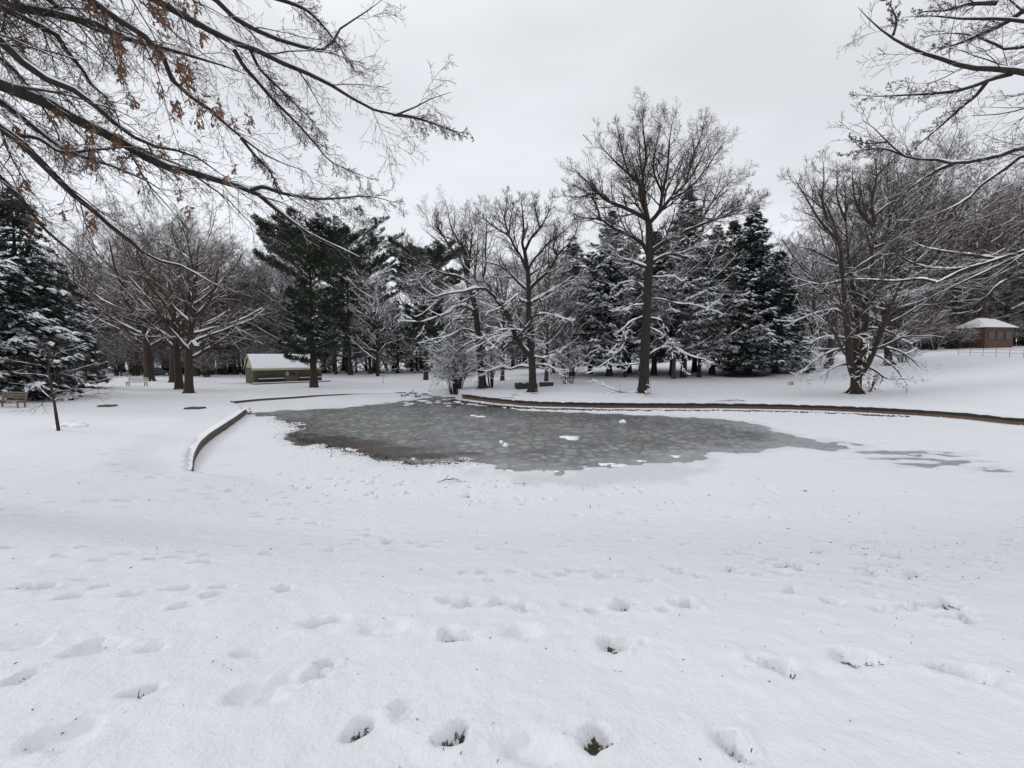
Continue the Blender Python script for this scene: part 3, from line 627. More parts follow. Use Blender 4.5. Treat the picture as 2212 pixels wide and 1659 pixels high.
hero('bare_tree', 'bare snow lined tree leaning left beside the thicket at the tip of the bank', (1043, 839), Z3,
     [(680, 1415), (655, 1200), (635, 1000), (615, 850), (570, 700)], (9.5, 5.5),
     [([(625, 900), (560, 860), (490, 860), (450, 900), (370, 930), (260, 965), (90, 955)], 4.6, -.3), ([(565, 690), (500, 655), (420, 640), (340, 610), (240, 560), (120, 470), (80, 370)], 4.4), ([(565, 690), (530, 560), (460, 470), (400, 380), (310, 300), (260, 180)], 4),
      ([(570, 680), (560, 500), (500, 400), (450, 300), (430, 140)], 4), ([(570, 680), (585, 500), (600, 350), (570, 190)], 4), ([(600, 780), (640, 750), (690, 600), (690, 480), (700, 300), (680, 130)], 4), ([(625, 940), (560, 945), (480, 950), (430, 1000), (390, 1060)], 3),
      ([(635, 1040), (540, 1015), (450, 1060), (350, 1080), (230, 1110)], 2.6), ([(340, 615), (250, 670), (150, 690), (60, 655)], 3), ([(620, 830), (560, 760), (460, 770), (330, 800), (200, 790)], 3.4), ([(640, 1100), (600, 1100), (520, 1150), (420, 1260), (350, 1390)], 2.6), ([(650, 1180), (700, 1120), (770, 1090), (850, 1100)], 2.6),
      ([(645, 1150), (560, 1180), (450, 1200), (340, 1290)], 2.4), ([(400, 380), (360, 300), (360, 200)], 2.6), ([(240, 560), (200, 480), (150, 400), (130, 350)], 2.6)],
     12, n2=9, n3=7, n4=5, n5=2, extra=8, snow_amt=.03, zlim=(8, 13), spread=.30)
hero('bare_tree', 'upright bare tree with a long forked limb leaning left, left of the tallest tree', (1150, 846), Z3,
     [(1015, 1435), (1010, 1300), (1000, 1150), (990, 1000), (985, 850), (985, 720), (975, 600), (955, 480)], (9.5, 4.2),
     [([(1012, 1210), (940, 1140), (890, 1050), (850, 930), (800, 865), (740, 780), (690, 740), (600, 740), (540, 760), (440, 770), (320, 800)], 7.5, -.25), ([(985, 750), (940, 720), (880, 660), (830, 610), (780, 580), (700, 560), (600, 545), (520, 540)], 4.6), ([(975, 620), (930, 520), (890, 460), (850, 380), (780, 340), (700, 280), (610, 150)], 4.4),
      ([(955, 480), (940, 430), (950, 340), (940, 200), (930, 70)], 4), ([(960, 480), (1010, 380), (1060, 330), (1100, 260), (1160, 120)], 4), ([(987, 745), (1050, 680), (1120, 620), (1190, 500), (1270, 420), (1310, 350), (1320, 220)], 5), ([(1185, 530), (1150, 460), (1170, 390), (1180, 280)], 3),
      ([(990, 840), (1080, 790), (1160, 740), (1230, 700), (1290, 655), (1380, 700)], 4.2), ([(982, 835), (920, 815), (910, 780), (860, 820), (790, 870), (700, 900)], 3.6), ([(1000, 1060), (960, 1040), (900, 1020), (820, 1020), (740, 1035), (640, 1080)], 3.4), ([(995, 935), (1080, 910), (1180, 930), (1290, 960)], 3.2),
      ([(905, 1090), (860, 1060), (760, 1070), (680, 1110), (560, 1170)], 3.2), ([(1008, 1280), (930, 1265), (850, 1290), (810, 1270), (700, 1300), (640, 1290)], 3.2), ([(1010, 1260), (1100, 1260), (1180, 1300), (1240, 1380)], 3), ([(1005, 1200), (1080, 1210), (1150, 1190), (1220, 1150)], 2.8),
      ([(740, 780), (700, 700), (640, 690), (560, 680)], 3.2), ([(850, 380), (820, 250), (840, 130), (830, 50)], 3), ([(1060, 330), (1030, 200), (1010, 90)], 2.6), ([(985, 650), (1060, 600), (1120, 560), (1250, 520)], 3)],
     21, n2=9, n3=7, n4=5, n5=2, extra=8, snow_amt=.030, zlim=(8, 14), spread=.29)
Z5 = (1658.9, 302.4, .3905)
hero('bare_tree', 'bare tree splitting low into three trunks with long low branches, right of the dark spruces', (1848, 850), Z5,
     [(485, 1402), (487, 1350), (490, 1300), (492, 1280)], (12, 11),
     [([(488, 1320), (455, 1240), (445, 1100), (425, 900), (410, 700), (390, 550), (330, 460), (230, 370)], 9.5), ([(490, 1300), (485, 1150), (490, 920), (465, 800), (440, 600), (430, 450), (420, 280)], 8, .1), ([(492, 1310), (520, 1200), (535, 1050), (550, 880), (570, 750), (580, 600), (592, 450)], 10, -.1), ([(592, 460), (575, 350), (600, 200), (580, 60)], 4.5),
      ([(590, 420), (660, 360), (740, 320), (830, 250), (920, 190)], 4), ([(592, 480), (500, 380), (470, 250), (470, 110)], 4), ([(400, 570), (290, 450), (200, 300), (120, 170)], 4), ([(410, 690), (330, 650), (220, 600), (90, 590)], 3.6), ([(440, 1000), (380, 940), (260, 960), (150, 1000), (60, 1000)], 3.2),
      ([(445, 1100), (330, 1090), (240, 1120), (235, 1160), (250, 1210)], 3, -.2), ([(447, 1150), (350, 1170), (250, 1230), (150, 1310)], 3), ([(452, 1240), (380, 1250), (280, 1310), (190, 1345)], 3), ([(530, 1175), (600, 1145), (700, 1160), (780, 1200), (860, 1270), (930, 1270)], 3.2), ([(522, 1240), (600, 1280), (660, 1320), (760, 1320), (870, 1330)], 3.2),
      ([(545, 1040), (640, 1050), (740, 1100), (800, 1130)], 3), ([(560, 910), (650, 870), (720, 850), (860, 840)], 3.2), ([(330, 460), (300, 330), (310, 200), (300, 80)], 3.6), ([(430, 450), (380, 300), (400, 150)], 3), ([(580, 600), (680, 560), (780, 520), (880, 480)], 3.2), ([(410, 780), (300, 800), (200, 780), (110, 740)], 3), ([(390, 550), (350, 420), (260, 260)], 3),
      ([(555, 1180), (620, 1200), (700, 1260), (780, 1370)], 2.5), ([(600, 200), (680, 120), (760, 60)], 3)],
     33, n2=6, n3=7, n4=5, n5=2, extra=9, snow_amt=.019, zlim=(9, 14), spread=.29, bark='bark_warm', twig='twig', low_frac=.36)

# near trees whose limbs reach into the frame
def near_tree(label, tx, ty, ztop, conv, limbs, seed, depth, nn, bias, up, leaves=None, snow=.006, bark='bark', wig=.09, trad=.55, rmin=.0022, spread=.26, ang=34, buds=False, lenv=.4):
    rng = np.random.RandomState(seed); b = np.array([tx, ty, float(zland(np.array([tx]), np.array([ty]))[0])])
    tr = smooth_line([b-np.array([0, 0, .2]), b+np.array([.1, .05, ztop*.35]), b+np.array([-.1, .1, ztop*.7]), b+np.array([.15, 0, ztop])], 16)[None]; s = np.linspace(0, 1, 16)
    TR = (trad*(1-.72*s)*(1+.3*np.exp(-s*20)))[None]
    LP, LR = [], []
    for (pts, r0, d0, d1, attach) in limbs:
        n = len(pts); P3 = [at(conv[0]+q[0]*conv[2], conv[1]+q[1]*conv[2], d0+(d1-d0)*i/(n-1)) for i, q in enumerate(pts)]
        r = r0*d0/FPX
        if attach is not None:
            z = min(P3[0][2]+attach*abs(P3[0][0]-tx), b[2]+ztop*.96); a0 = np.array([tx, ty, z]); mid = P3[0]*.55+a0*.45+np.array([0, 0, .25]); P3 = [a0, mid]+P3; r *= 1.25
        LP.append(smooth_line(P3, 30)); t = np.linspace(0, 1, 30); LR.append(np.maximum(.88*r*((1-t)**.9*.95+.03), rmin*1.6))
    LP = np.array(LP); LR = np.array(LR); fl = root_flare(b, TR[0, 1], rng)
    L = poly_len(LP)
    P2, R2 = grow(LP, LR, nn[0], spread, ang, 9, up, wig, rng, .2, .26, bias, rmin*1.4, lenv, taper=1.0, tpow=1.25); 
    P3_, R3 = grow(P2, R2, nn[1], .42, ang, 7, up, wig, rng, .08, .6, np.array(bias)*.5, rmin*1.2, lenv)
    P4, R4 = grow(P3_, R3, nn[2], .5, ang+4, 5, up, wig, rng, .06, .7, None, rmin)
    tw = [(P2, R2, 5), (P3_, R3, 4), (P4, R4, 3)]
    if nn[3]:
        P5, R5 = grow(P4, R4, nn[3], .5, ang+4, 4, up, wig, rng, .06, .7, None, rmin*.85); tw.append((P5, R5, 3))
    # twiggy shoots straight off the limbs
    root = empty('bare_tree', tuple(b), label, 'tree')
    make_tree(root, b, [(tr, TR, 14), (LP, LR, 9), (fl[0], fl[1], 6)], tw, [(LP, LR*.95, 1.0), (P2, R2, .7), (P3_, R3, .35)], bark, 'twig', rng, snow)
    return root, b, rng, LP, (P2, P3_, P4)
Z6 = (0, 0, .4687)
KL = [([(0, 390), (130, 440), (270, 500), (380, 570), (500, 620), (600, 680), (700, 740), (800, 780), (900, 800), (1000, 830), (1100, 860), (1170, 882), (1230, 930), (1330, 1010), (1430, 1080), (1540, 1130), (1660, 1185)], 19, 7.5, 9.5, .35),
      ([(1160, 875), (1210, 862), (1300, 890), (1440, 915), (1550, 915), (1700, 905), (1860, 945)], 5, 8.6, 9.6, None),
      ([(-20, 170), (70, 260), (160, 330), (260, 390), (350, 420), (430, 480), (520, 560), (580, 610), (700, 670), (800, 690), (900, 720), (1000, 790), (1070, 840)], 17, 6.8, 8.2, .35),
      ([(-10, 580), (100, 660), (180, 740), (260, 820), (340, 900), (430, 970), (520, 1050), (600, 1110), (680, 1180), (760, 1210), (850, 1230), (950, 1290), (1050, 1340)], 15, 7.2, 9, .3),
      ([(-10, 30), (80, 70), (180, 120), (260, 160), (310, 240), (380, 320), (410, 380), (470, 430), (530, 510), (560, 600)], 13, 8.2, 8.5, .35),
      ([(-10, 15), (100, 40), (230, 60), (350, 90), (470, 120), (560, 170), (700, 210), (820, 240), (950, 280), (1050, 310), (1150, 350)], 12, 9, 9.5, .35),
      ([(380, -20), (480, 40), (560, 100), (640, 150), (720, 210), (770, 300), (800, 380), (870, 440), (950, 490), (1010, 540), (1060, 590), (1110, 630), (1200, 700), (1270, 740), (1400, 785)], 14, 7.4, 8.6, .3),
      ([(680, -20), (800, 50), (900, 100), (1000, 160), (1090, 200), (1200, 240), (1300, 290), (1400, 330), (1480, 370), (1560, 410), (1650, 470), (1740, 512), (1830, 530), (1900, 505), (1930, 475), (2000, 450), (2080, 425)], 13, 8.0, 9.2, .3),
      ([(1810, 528), (1900, 540), (2000, 570), (2080, 600), (2170, 620)], 4, 9.1, 9.3, None),
      ([(960, -30), (1050, 60), (1140, 120), (1230, 160), (1330, 200), (1420, 220), (1490, 235), (1530, 200), (1550, 150), (1600, 110), (1680, 60), (1760, 0)], 12, 8.8, 10, .3),
      ([(1080, 230), (1120, 300), (1190, 380), (1250, 450), (1310, 510), (1380, 580), (1450, 660), (1520, 740), (1600, 780), (1720, 830)], 5, 8.4, 9.2, None),
      ([(1150, 225), (1200, 320), (1280, 400), (1360, 480), (1440, 560), (1490, 650)], 4, 8.6, 9.8, None),
      ([(-10, 810), (60, 880), (130, 960), (200, 1050), (280, 1120), (340, 1170), (450, 1290)], 10, 8.4, 10, .3),
      ([(-10, 460), (100, 540), (200, 620), (300, 690), (400, 730), (500, 760), (600, 800), (720, 860), (820, 960)], 8, 8.6, 9.2, .3),
      ([(50, 620), (180, 640), (280, 700), (450, 690), (600, 680), (760, 700)], 5, 7.6, 8, None), ([(1110, 635), (1170, 710), (1250, 800), (1290, 900)], 4, 8.2, 8.6, None),
      ([(200, -20), (300, 60), (400, 120), (520, 160), (640, 180), (800, 260)], 10, 9.2, 10, .3), ([(1200, -30), (1400, 40), (1480, 110), (1560, 210), (1640, 330)], 5, 9.6, 10.5, None), ([(0, 270), (90, 350), (180, 470), (260, 600), (300, 740)], 7, 9, 10, .3)]
K, kb, krng, KLP, KT = near_tree('huge overhanging oak at the left with drooping branches and brown dead leaves', -13.5, 7.6, 15.5, Z6, KL, 41, 8, (20, 8, 5, 2), (.10, 0, -.34), -.03, snow=.005, spread=.20, wig=.10, rmin=.0025, ang=42)
# dead oak leaves
def leaf_mesh(pos, dirs, size, rng):
    shp = np.array([(0, 0), (.12, .10), (.26, .07), (.36, .22), (.48, .10), (.62, .24), (.74, .10), (.86, .14), (1, 0), (.86, -.14), (.74, -.10), (.62, -.24), (.48, -.10), (.36, -.22), (.26, -.07), (.12, -.10)])
    n = len(pos); k = len(shp); U = nrm(dirs); ref = nrm(rng.normal(0, 1, (n, 3))); Wv = nrm(np.cross(U, ref)); Nn = np.cross(U, Wv)
    c = shp[None, :, 0, None]; l = shp[None, :, 1, None]; sz = size[:, None, None]; bend = rng.normal(0, .25, (n, 1, 1))
    V = pos[:, None]+sz*(U[:, None]*c+Wv[:, None]*l*.95+Nn[:, None]*(bend*c*c+np.abs(l)*rng.normal(.3, .4, (n, 1, 1))))
    return V.reshape(-1, 3), [np.arange(n*k).reshape(n, k)]
CL = [(430, 30, 1.6), (400, 10, 1.2), (740, 60, 2.2), (700, 20, 1.5), (760, 110, 1.2), (550, 210, 1.6), (530, 190, 1.2), (730, 235, 2), (860, 330, 2.6), (870, 380, 2.4), (820, 300, 1.4), (820, 510, 1.6), (800, 480, .8), (1000, 510, 1.8), (930, 480, 1), (910, 560, 1), (1150, 555, .8), (70, 620, 1.6), (110, 660, 1), (320, 690, 1.8), (420, 740, 1.8),
      (500, 480, 1), (540, 640, 1.5), (420, 590, 1.8), (740, 690, 1), (810, 790, 1), (650, 790, 1), (410, 1010, 1), (430, 1030, .8), (290, 980, .5), (95, 200, 1), (110, 860, 1), (615, 480, .8), (600, 450, .6), (1075, 555, .6), (560, 310, 1.2), (560, 340, .8), (480, 60, 1.4), (850, 20, .8), (905, 40, .7), (930, 165, .9), (1040, 820, .5), (1080, 780, .4), (870, 970, .4), (560, 750, .8), (240, 550, .8), (270, 510, .8), (740, 410, .7), (830, 900, .4), (640, 190, .8), (150, 1030, .6)]
pp, dd, ss = [], [], []
for (X, Y, a) in CL:
    n = int(42*a)
    for i in range(n):
        q = at(X*.4687+krng.normal(0, 5*math.sqrt(a)), Y*.4687+krng.normal(0, 11*math.sqrt(a)), 7.6+krng.normal(0, .3)); pp.append(q)
        dd.append(krng.normal(0, .6, 3)+np.array([.2, 0, -.9])); ss.append(krng.uniform(.05, .11))
V, F = leaf_mesh(np.array(pp)-kb, np.array(dd), np.array(ss), krng)
mesh_np('dead_leaves', V, F, M['oak_leaf'], K, False)
Z7 = (1779.8, 0, .3126)
def z5to7(pts): return [((Z5[0]+x*Z5[2]-Z7[0])/Z7[2], (Z5[1]+y*Z5[2])/Z7[2]) for x, y in pts]
NL = [([(1400, 505), (1250, 480), (1100, 475), (950, 460), (880, 420), (780, 400), (640, 350), (500, 280), (400, 210), (300, 120), (235, 50)], 12, 8.5, 9, -.1), ([(1300, 510), (1150, 550), (1050, 590), (900, 630), (700, 650), (600, 655), (350, 665), (215, 650)], 5, 8.6, 9, None),
      ([(1400, 1015), (1200, 1080), (1050, 1110), (900, 1130), (750, 1100), (620, 1100), (540, 1070), (440, 980), (340, 880), (260, 825)], 9, 9, 9.4, -.1), ([(1400, 1065), (1250, 1170), (1100, 1270), (1000, 1370), (850, 1450), (600, 1540)], 8, 9.5, 11, -.1), ([(900, 1130), (780, 1180), (600, 1300), (480, 1420)], 4.5, 9.3, 10, None),
      ([(1400, 150), (1200, 130), (950, 130), (750, 110), (540, 120)], 9, 9, 10, -.1), ([(1400, 95), (1330, 40), (1260, -20), (1180, -80)], 10, 8.5, 9, -.1), ([(1400, 315), (1280, 345), (1150, 290), (1000, 240), (850, 230), (700, 250)], 8, 9.6, 10.4, -.1), ([(1130, 560), (1050, 660), (950, 740), (830, 850), (700, 960), (560, 1090)], 4.5, 8.8, 9.4, None),
      ([(1200, 20), (1000, 30), (850, 70), (700, 80), (600, 110)], 5, 9, 10, None), ([(480, 240), (500, 150), (470, 60), (420, -10)], 3, 8.8, 9, None), ([(1400, 60), (1250, 160), (1100, 230), (900, 310), (720, 340)], 6, 9.2, 9.8, None), ([(540, 1070), (420, 1030), (250, 1040), (120, 1080)], 2.6, 9.4, 9.6, None), ([(440, 980), (300, 990), (170, 950)], 2.4, 9.4, 9.6, None),
      (z5to7([(1430, 615), (1250, 670), (1080, 720), (940, 790), (930, 780), (780, 850)]), 8, 10, 12, -.1), (z5to7([(1430, 635), (1290, 690), (1050, 800), (900, 870), (720, 930)]), 6, 10.2, 12.5, -.1), (z5to7([(1070, 715), (900, 710), (760, 660), (650, 560)]), 4.5, 11, 12, None), (z5to7([(1430, 735), (1280, 800), (1210, 880), (1160, 950), (1000, 960)]), 6, 10, 12, -.1),
      (z5to7([(1300, 665), (1150, 640), (1000, 620), (860, 590), (760, 540)]), 4.5, 10.6, 12, None), (z5to7([(940, 790), (850, 770), (700, 780), (540, 770), (420, 770)]), 4, 11.5, 13, None), (z5to7([(1430, 40), (1250, 90), (1000, 130), (860, 230), (760, 330)]), 3, 10, 11, -.1)]
Nr, nb, nrng, NLP, NT = near_tree('maple at the right edge whose budding limbs reach in over the lawn', 16.2, 9.6, 13.5, Z7, NL, 55, 9, (15, 7, 4, 1), (-.12, 0, .0), .02, snow=.007, spread=.18, wig=.11, trad=.5, rmin=.0026, ang=42)
bp = np.concatenate([NT[1][:, -1], NT[2][:, -1], NT[2][:, 2]]); bp = bp[nrng.rand(len(bp)) < .5]
oct_ = np.array([(1, 0, 0), (0, 1, 0), (-1, 0, 0), (0, -1, 0), (0, 0, 1.3), (0, 0, -1.3)]); of = np.array([(0, 1, 4), (1, 2, 4), (2, 3, 4), (3, 0, 4), (1, 0, 5), (2, 1, 5), (3, 2, 5), (0, 3, 5)])
V = (bp[:, None]+oct_[None]*nrng.uniform(.005, .010, (len(bp), 1, 1))).reshape(-1, 3)-nb; F = (of[None]+6*np.arange(len(bp))[:, None, None]).reshape(-1, 3)
mesh_np('buds', V, F, M['twig'], Nr, False)

# prototypes of background bare trees
def proto_tree(seed, h, nl, spread, bark, twig, r0, t0=.22, snow=.02, up=.06, ang=52, n=(7, 6, 5), multi=1, lr=.42, far=1.0):
    rng = np.random.RandomState(seed); TP, TR = [], []
    for j in range(multi):
        lean = rng.normal(0, .05+.06*(multi > 1), 2)*h; 
        TP.append(smooth_line([(0, 0, -.2), (lean[0]*.15, lean[1]*.15, h*.25), (lean[0]*.5+rng.normal(0, .02)*h, lean[1]*.5, h*.6), (lean[0]+rng.normal(0, .03)*h, lean[1], h*.96)], 16)); s = np.linspace(0, 1, 16)
        TR.append(r0/math.sqrt(multi)*((1-s)**.8*.95+.05)*(1+.35*np.exp(-s*20)))
    TP = np.array(TP); TR = np.array(TR)
    L1, R1 = grow(TP, TR, nl, lr, ang, 9, up, .10, rng, t0, .62, rmin=.015, taper=.62)
    P2, R2 = grow(L1, R1, n[0], .42, 42, 7, up, .12, rng, .15, .6, rmin=.011)
    P3, R3 = grow(P2, R2, n[1], .48, 42, 5, up, .12, rng, .1, .62, rmin=.008*far)
    P4, R4 = grow(P3, R3, n[2], .55, 42, 3, up, .12, rng, .1, .65, rmin=.0065*far)
    fl = root_flare(np.zeros(3), r0*.95, rng); d = {}
    def mk(nm, parts, mat):
        V, F = join(parts); o = mesh_np(nm, V, F, M[mat]); me = o.data; bpy.data.objects.remove(o); return me
    d['trunk'] = mk('trunk', [tubes(TP, TR, 9), tubes(L1, R1, 5), tubes(*fl, 5)], bark)
    d['crown'] = mk('crown', [tubes(P2, R2, 4), tubes(P3, R3, 3), tubes(P4, R4, 3)], twig)
    d['branch_snow'] = mk('branch_snow', [snow_on(L1, R1, snow*1.3, rng), snow_on(P2, R2, snow*.8, rng, 3), snow_on(P3, R3, snow*.32, rng, 3)], 'branch_snow')
    return d
def place(d, name, pos, rz, sc, label, cat='tree', group=None, sz=1.0):
    r = empty(name, tuple(pos), label, cat, group, rz); r.scale = (sc*sz, sc*sz, sc)
    for k, me in d.items():
        o = bpy.data.objects.new(k, me); C.objects.link(o); o.parent = r
    return r
BT = [proto_tree(101, 15, 26, 1, 'bark_warm', 'twig_warm', .36), proto_tree(102, 16, 24, 1, 'bark', 'twig', .33, multi=2), proto_tree(103, 14, 28, 1, 'bark_grey', 'twig_grey', .30, ang=60, snow=.024), proto_tree(104, 17, 26, 1, 'bark_warm', 'twig_warm', .40, t0=.3, up=.09),
      proto_tree(105, 12, 30, 1, 'bark', 'twig', .22, t0=.18, ang=55, snow=.03), proto_tree(106, 16, 22, 1, 'bark_grey', 'twig_warm', .34, t0=.35, up=.10)]
BH = [15, 16, 14, 17, 12, 16]
prng = np.random.RandomState(5)
def bare(u, v, vtop, k, label, group=None, sz=1.0, far=None):
    p = ground(u, v) if far is None else np.array([*(at(u, 772, far)[:2]), 0.])
    if far is not None: p[2] = float(zland(p[:1], p[1:2])[0])
    top = at(u, vtop, p[1])[2]; sc = (top-p[2])/BH[k]/1.04
    p[2] -= .05
    return place(BT[k], 'bare_tree', p, prng.rand()*6.28, sc, label, 'tree', group, sz)
# left park trees
bare(408, 849, 470, 0, 'nearer of the two close brown trunks left of the stone hut', sz=.95)
bare(388, 841, 500, 3, 'farther of the two close brown trunks left of the stone hut')
bare(373, 826, 510, 0, 'slim bare trunk just behind the pair of close trunks on the left lawn', sz=.8)
bare(323, 823, 500, 3, 'thick trunked bare tree behind the small white park bench', sz=1.15)
bare(480, 809, 540, 1, 'bare tree standing by the rail fence left of the hut', sz=.9)
bare(578, 806, 560, 2, 'bare grey tree rising directly behind the stone hut roof', sz=.9)
bare(816, 813, 600, 4, 'small snow lined bare tree between the two groups of pines', sz=.85)
bare(1085, 822, 560, 2, 'bare tree behind the leaning tree at the tip of the bank', sz=.8)
bare(1180, 826, 560, 2, 'bare tree just right of the upright tree with the forked limb', sz=.8)
bare(1920, 789, 380, 1, 'tall bare tree with two trunks behind the three trunked tree', sz=1.1)
bare(1790, 795, 430, 5, 'tall bare tree left of and behind the three trunked tree', sz=1.0)
bare(1755, 800, 520, 2, 'thin bare tree beside the dark spruces on their right side', sz=.8)
lg = 'bare trees of the wood beyond the left lawn'
rg = 'bare trees of the wood beyond the right slope'
mg = 'bare trees seen far behind the evergreens'
for i, u in enumerate(np.linspace(150, 640, 12)):
    bare(u+prng.uniform(-12, 12), 0, prng.uniform(520, 590)+(u > 480)*40, int(prng.choice([0, 3, 5, 1, 0])), 'brown bare tree in the wood beyond the left lawn', lg, .9, far=prng.uniform(75, 98))
for i, u in enumerate(np.linspace(120, 640, 12)):
    bare(u+prng.uniform(-12, 12), 0, prng.uniform(560, 660), int(prng.choice([0, 2, 3, 4])), 'brown bare tree in the wood beyond the left lawn', lg, 1.1, far=prng.uniform(100, 130))
for i, u in enumerate(np.linspace(1925, 2340, 11)):
    bare(u+prng.uniform(-12, 12), 0, prng.uniform(340, 430)+max(0, u-2050)*.12, int(prng.choice([0, 3, 5, 1, 2])), 'tall bare tree in the wood beyond the right slope', rg, .9, far=prng.uniform(60, 76))
for i, u in enumerate(np.linspace(1740, 2400, 12)):
    bare(u+prng.uniform(-15, 15), 0, prng.uniform(430, 540)+(90 if u < 1930 else 0), int(prng.choice([0, 3, 5, 2])), 'tall bare tree in the wood beyond the right slope', rg, 1.1, far=prng.uniform(85, 110))
for i, u in enumerate(np.linspace(660, 1740, 24)):
    bare(u+prng.uniform(-15, 15), 0, prng.uniform(590, 690), int(prng.choice([0, 3, 5, 2])), 'distant bare tree seen between the trunks of the evergreens', mg, 1.2, far=prng.uniform(95, 125))

for i, u in enumerate(np.linspace(130, 640, 20)):
    bare(u+prng.uniform(-12, 12), 0, prng.uniform(620, 680), int(prng.choice([4, 2])), 'brown bare tree in the wood beyond the left lawn', lg, 1.7, far=prng.uniform(84, 108))
for i, u in enumerate(np.linspace(680, 1740, 18)):
    bare(u+prng.uniform(-12, 12), 0, prng.uniform(660, 700), int(prng.choice([4, 2])), 'distant bare tree seen between the trunks of the evergreens', mg, 1.9, far=prng.uniform(88, 98))
for i, u in enumerate(np.linspace(1760, 2350, 18)):
    bare(u+prng.uniform(-12, 12), 0, prng.uniform(560, 620), int(prng.choice([4, 2])), 'tall bare tree in the wood beyond the right slope', rg, 1.7, far=prng.uniform(70, 90))
# ------------------------------------------------------------------ evergreens
def spray_faces(pos, out, size, rng, wid=.34, droop=.25, per=3, jit=.5):
    """needle sprays: thin blades fanning from each point"""
    n = len(pos); pos = np.repeat(pos, per, 0); out = np.repeat(out, per, 0); size = np.repeat(size, per)
    U = nrm(nrm(out)+rng.normal(0, jit, out.shape)+np.array([0, 0, -droop])); ref = nrm(np.array([0, 0, 1.])+rng.normal(0, .5, U.shape)); Wv = nrm(np.cross(U, ref))
    l = size[:, None]*rng.uniform(.6, 1.3, (len(size), 1)); a = pos; b = pos+U*l*.5+Wv*l*wid*.5; c = pos+U*l; d = pos+U*l*.5-Wv*l*wid*.5
    V = np.stack([a, b, c, d], 1).reshape(-1, 3); return V, np.arange(len(V)).reshape(-1, 4)
def conifer_mesh(seed, h, rad, style, green, bark='bark', snow=.5, lo=.08, nb=150, ns=60, r0=.28):
    rng = np.random.RandomState(seed); TP = smooth_line([(0, 0, -.2), (rng.normal(0, .1), rng.normal(0, .1), h*.4), (rng.normal(0, .1), 0, h)], 12)[None]; s = np.linspace(0, 1, 12); TR = (r0*(1-s)*.97+.01)[None]; TR[0, 0] *= 1.3
    z = lo+(1-lo)*np.sort(rng.rand(nb))**(.85 if style == 'spruce' else 1.0); z = np.minimum(z, .985)
    az = np.arange(nb)*2.399+rng.normal(0, .3, nb); q = (z-lo)/(1-lo)
    if style == 'spruce': L = rad*(1-q)**.82*(.66+.5*rng.rand(nb))*(.78+.44*(vnoise(z*8+seed, az*.8+3)+.5))*(1-.35*np.exp(-q*14)); 
    elif style == 'hemlock': L = rad*np.clip(1-q**1.15, 0, 1)**.75*(.4+.75*rng.rand(nb))*(.75+.5*(vnoise(z*9+seed, az*.8)+.5))
    else:
        prof = np.interp(q, [0, .12, .3, .45, .6, .8, 1], [.30, .62, .40, .50, .95, 1.0, .50]); L = rad*prof*(.55+.6*rng.rand(nb)); z = z+rng.normal(0, .01, nb)
    L = np.maximum(L, .25)
    d = np.stack([np.cos(az), np.sin(az), np.zeros(nb)], -1); k = 8; t = np.linspace(0, 1, k)
    if style == 'spruce': vz = lambda t: -.42*t+.30*t**2
    elif style == 'hemlock': vz = lambda t: .15*t-.42*t**2
    else: vz = lambda t: .22*t+.10*t**2
    slope = (1.0 if style != 'pine' else 1)*(1-.9*q if style == 'spruce' else 1+0*q); rise = (q*.5 if style != 'hemlock' else q*.3)
    P = np.stack([d[:, None, 0]*L[:, None]*t, d[:, None, 1]*L[:, None]*t, z[:, None]*h+L[:, None]*(vz(t)[None]*slope[:, None]+rise[:, None]*t[None]*.8)], -1); P += rng.normal(0, .02, P.shape)*L[:, None, None]*t[None, :, None]
    BR = np.maximum(r0*.22*(L/rad)[:, None]*(1-t)+.008, .008)
    # foliage points
    n = (ns*(L/rad)**1.1+6).astype(int); bi = np.repeat(np.arange(nb), n); m = len(bi)
    tt = rng.rand(m)**(.75 if style != 'pine' else .42); 
    if style == 'pine': tt = .3+.7*tt
    else: tt = .12+.88*tt
    si = tt*(k-1); i0 = np.minimum(si.astype(int), k-2); f = (si-i0)[:, None]; base = P[bi, i0]*(1-f)+P[bi, i0+1]*f; out = d[bi]; side = np.stack([-out[:, 1], out[:, 0], np.zeros(m)], -1)
    w_ = (L[bi]*(.34 if style != 'pine' else .38))*(np.sin(np.pi*np.clip(tt*.82+.15, 0, 1))); sgn = rng.uniform(-1, 1, m); 
    pos = base+side*(sgn*w_)[:, None]+out*(-np.abs(sgn)*w_*.35)[:, None]
    pos[:, 2] += -np.abs(sgn)*w_*(.25 if style != 'pine' else -.08)-rng.rand(m)*(.22 if style != 'pine' else .12)+(.0 if style != 'pine' else rng.normal(0, .10, m))
    dirn = out+side*sgn[:, None]*1.1
    if style == 'pine': dirn[:, 2] += .45
    sz = rng.uniform(.22, .42, m)*(1.0 if style != 'pine' else 1.05)
    fol = spray_faces(pos, dirn, sz, rng, .30 if style != 'pine' else .17, .35 if style == 'hemlock' else (.15 if style == 'spruce' else -.1), 4 if style != 'pine' else 7, .38 if style != 'pine' else .75)
    # snow lying on the upper side of the sprays
    bsn = np.clip(rng.normal(snow, .35, nb), 0, 1)*(.75+.5*(1-q)) ; cl = vnoise(pos[:, 0]*.9+50+seed, pos[:, 2]*1.1+pos[:, 1]*.9+90)+.5
    keep = rng.rand(m) < bsn[bi]*(.05+1.4*sstep(.42, .62, cl))*(.35 if style == 'pine' else 1)
    sp = pos[keep].copy(); sp[:, 2] += .05+rng.rand(len(sp))*.05; sdn = dirn[keep].copy(); sdn[:, 2] = -.12
    def mk(nm, parts, mat):
        V, F = join(parts); o = mesh_np(nm, V, F, M[mat], smooth=False); me = o.data; bpy.data.objects.remove(o); return me
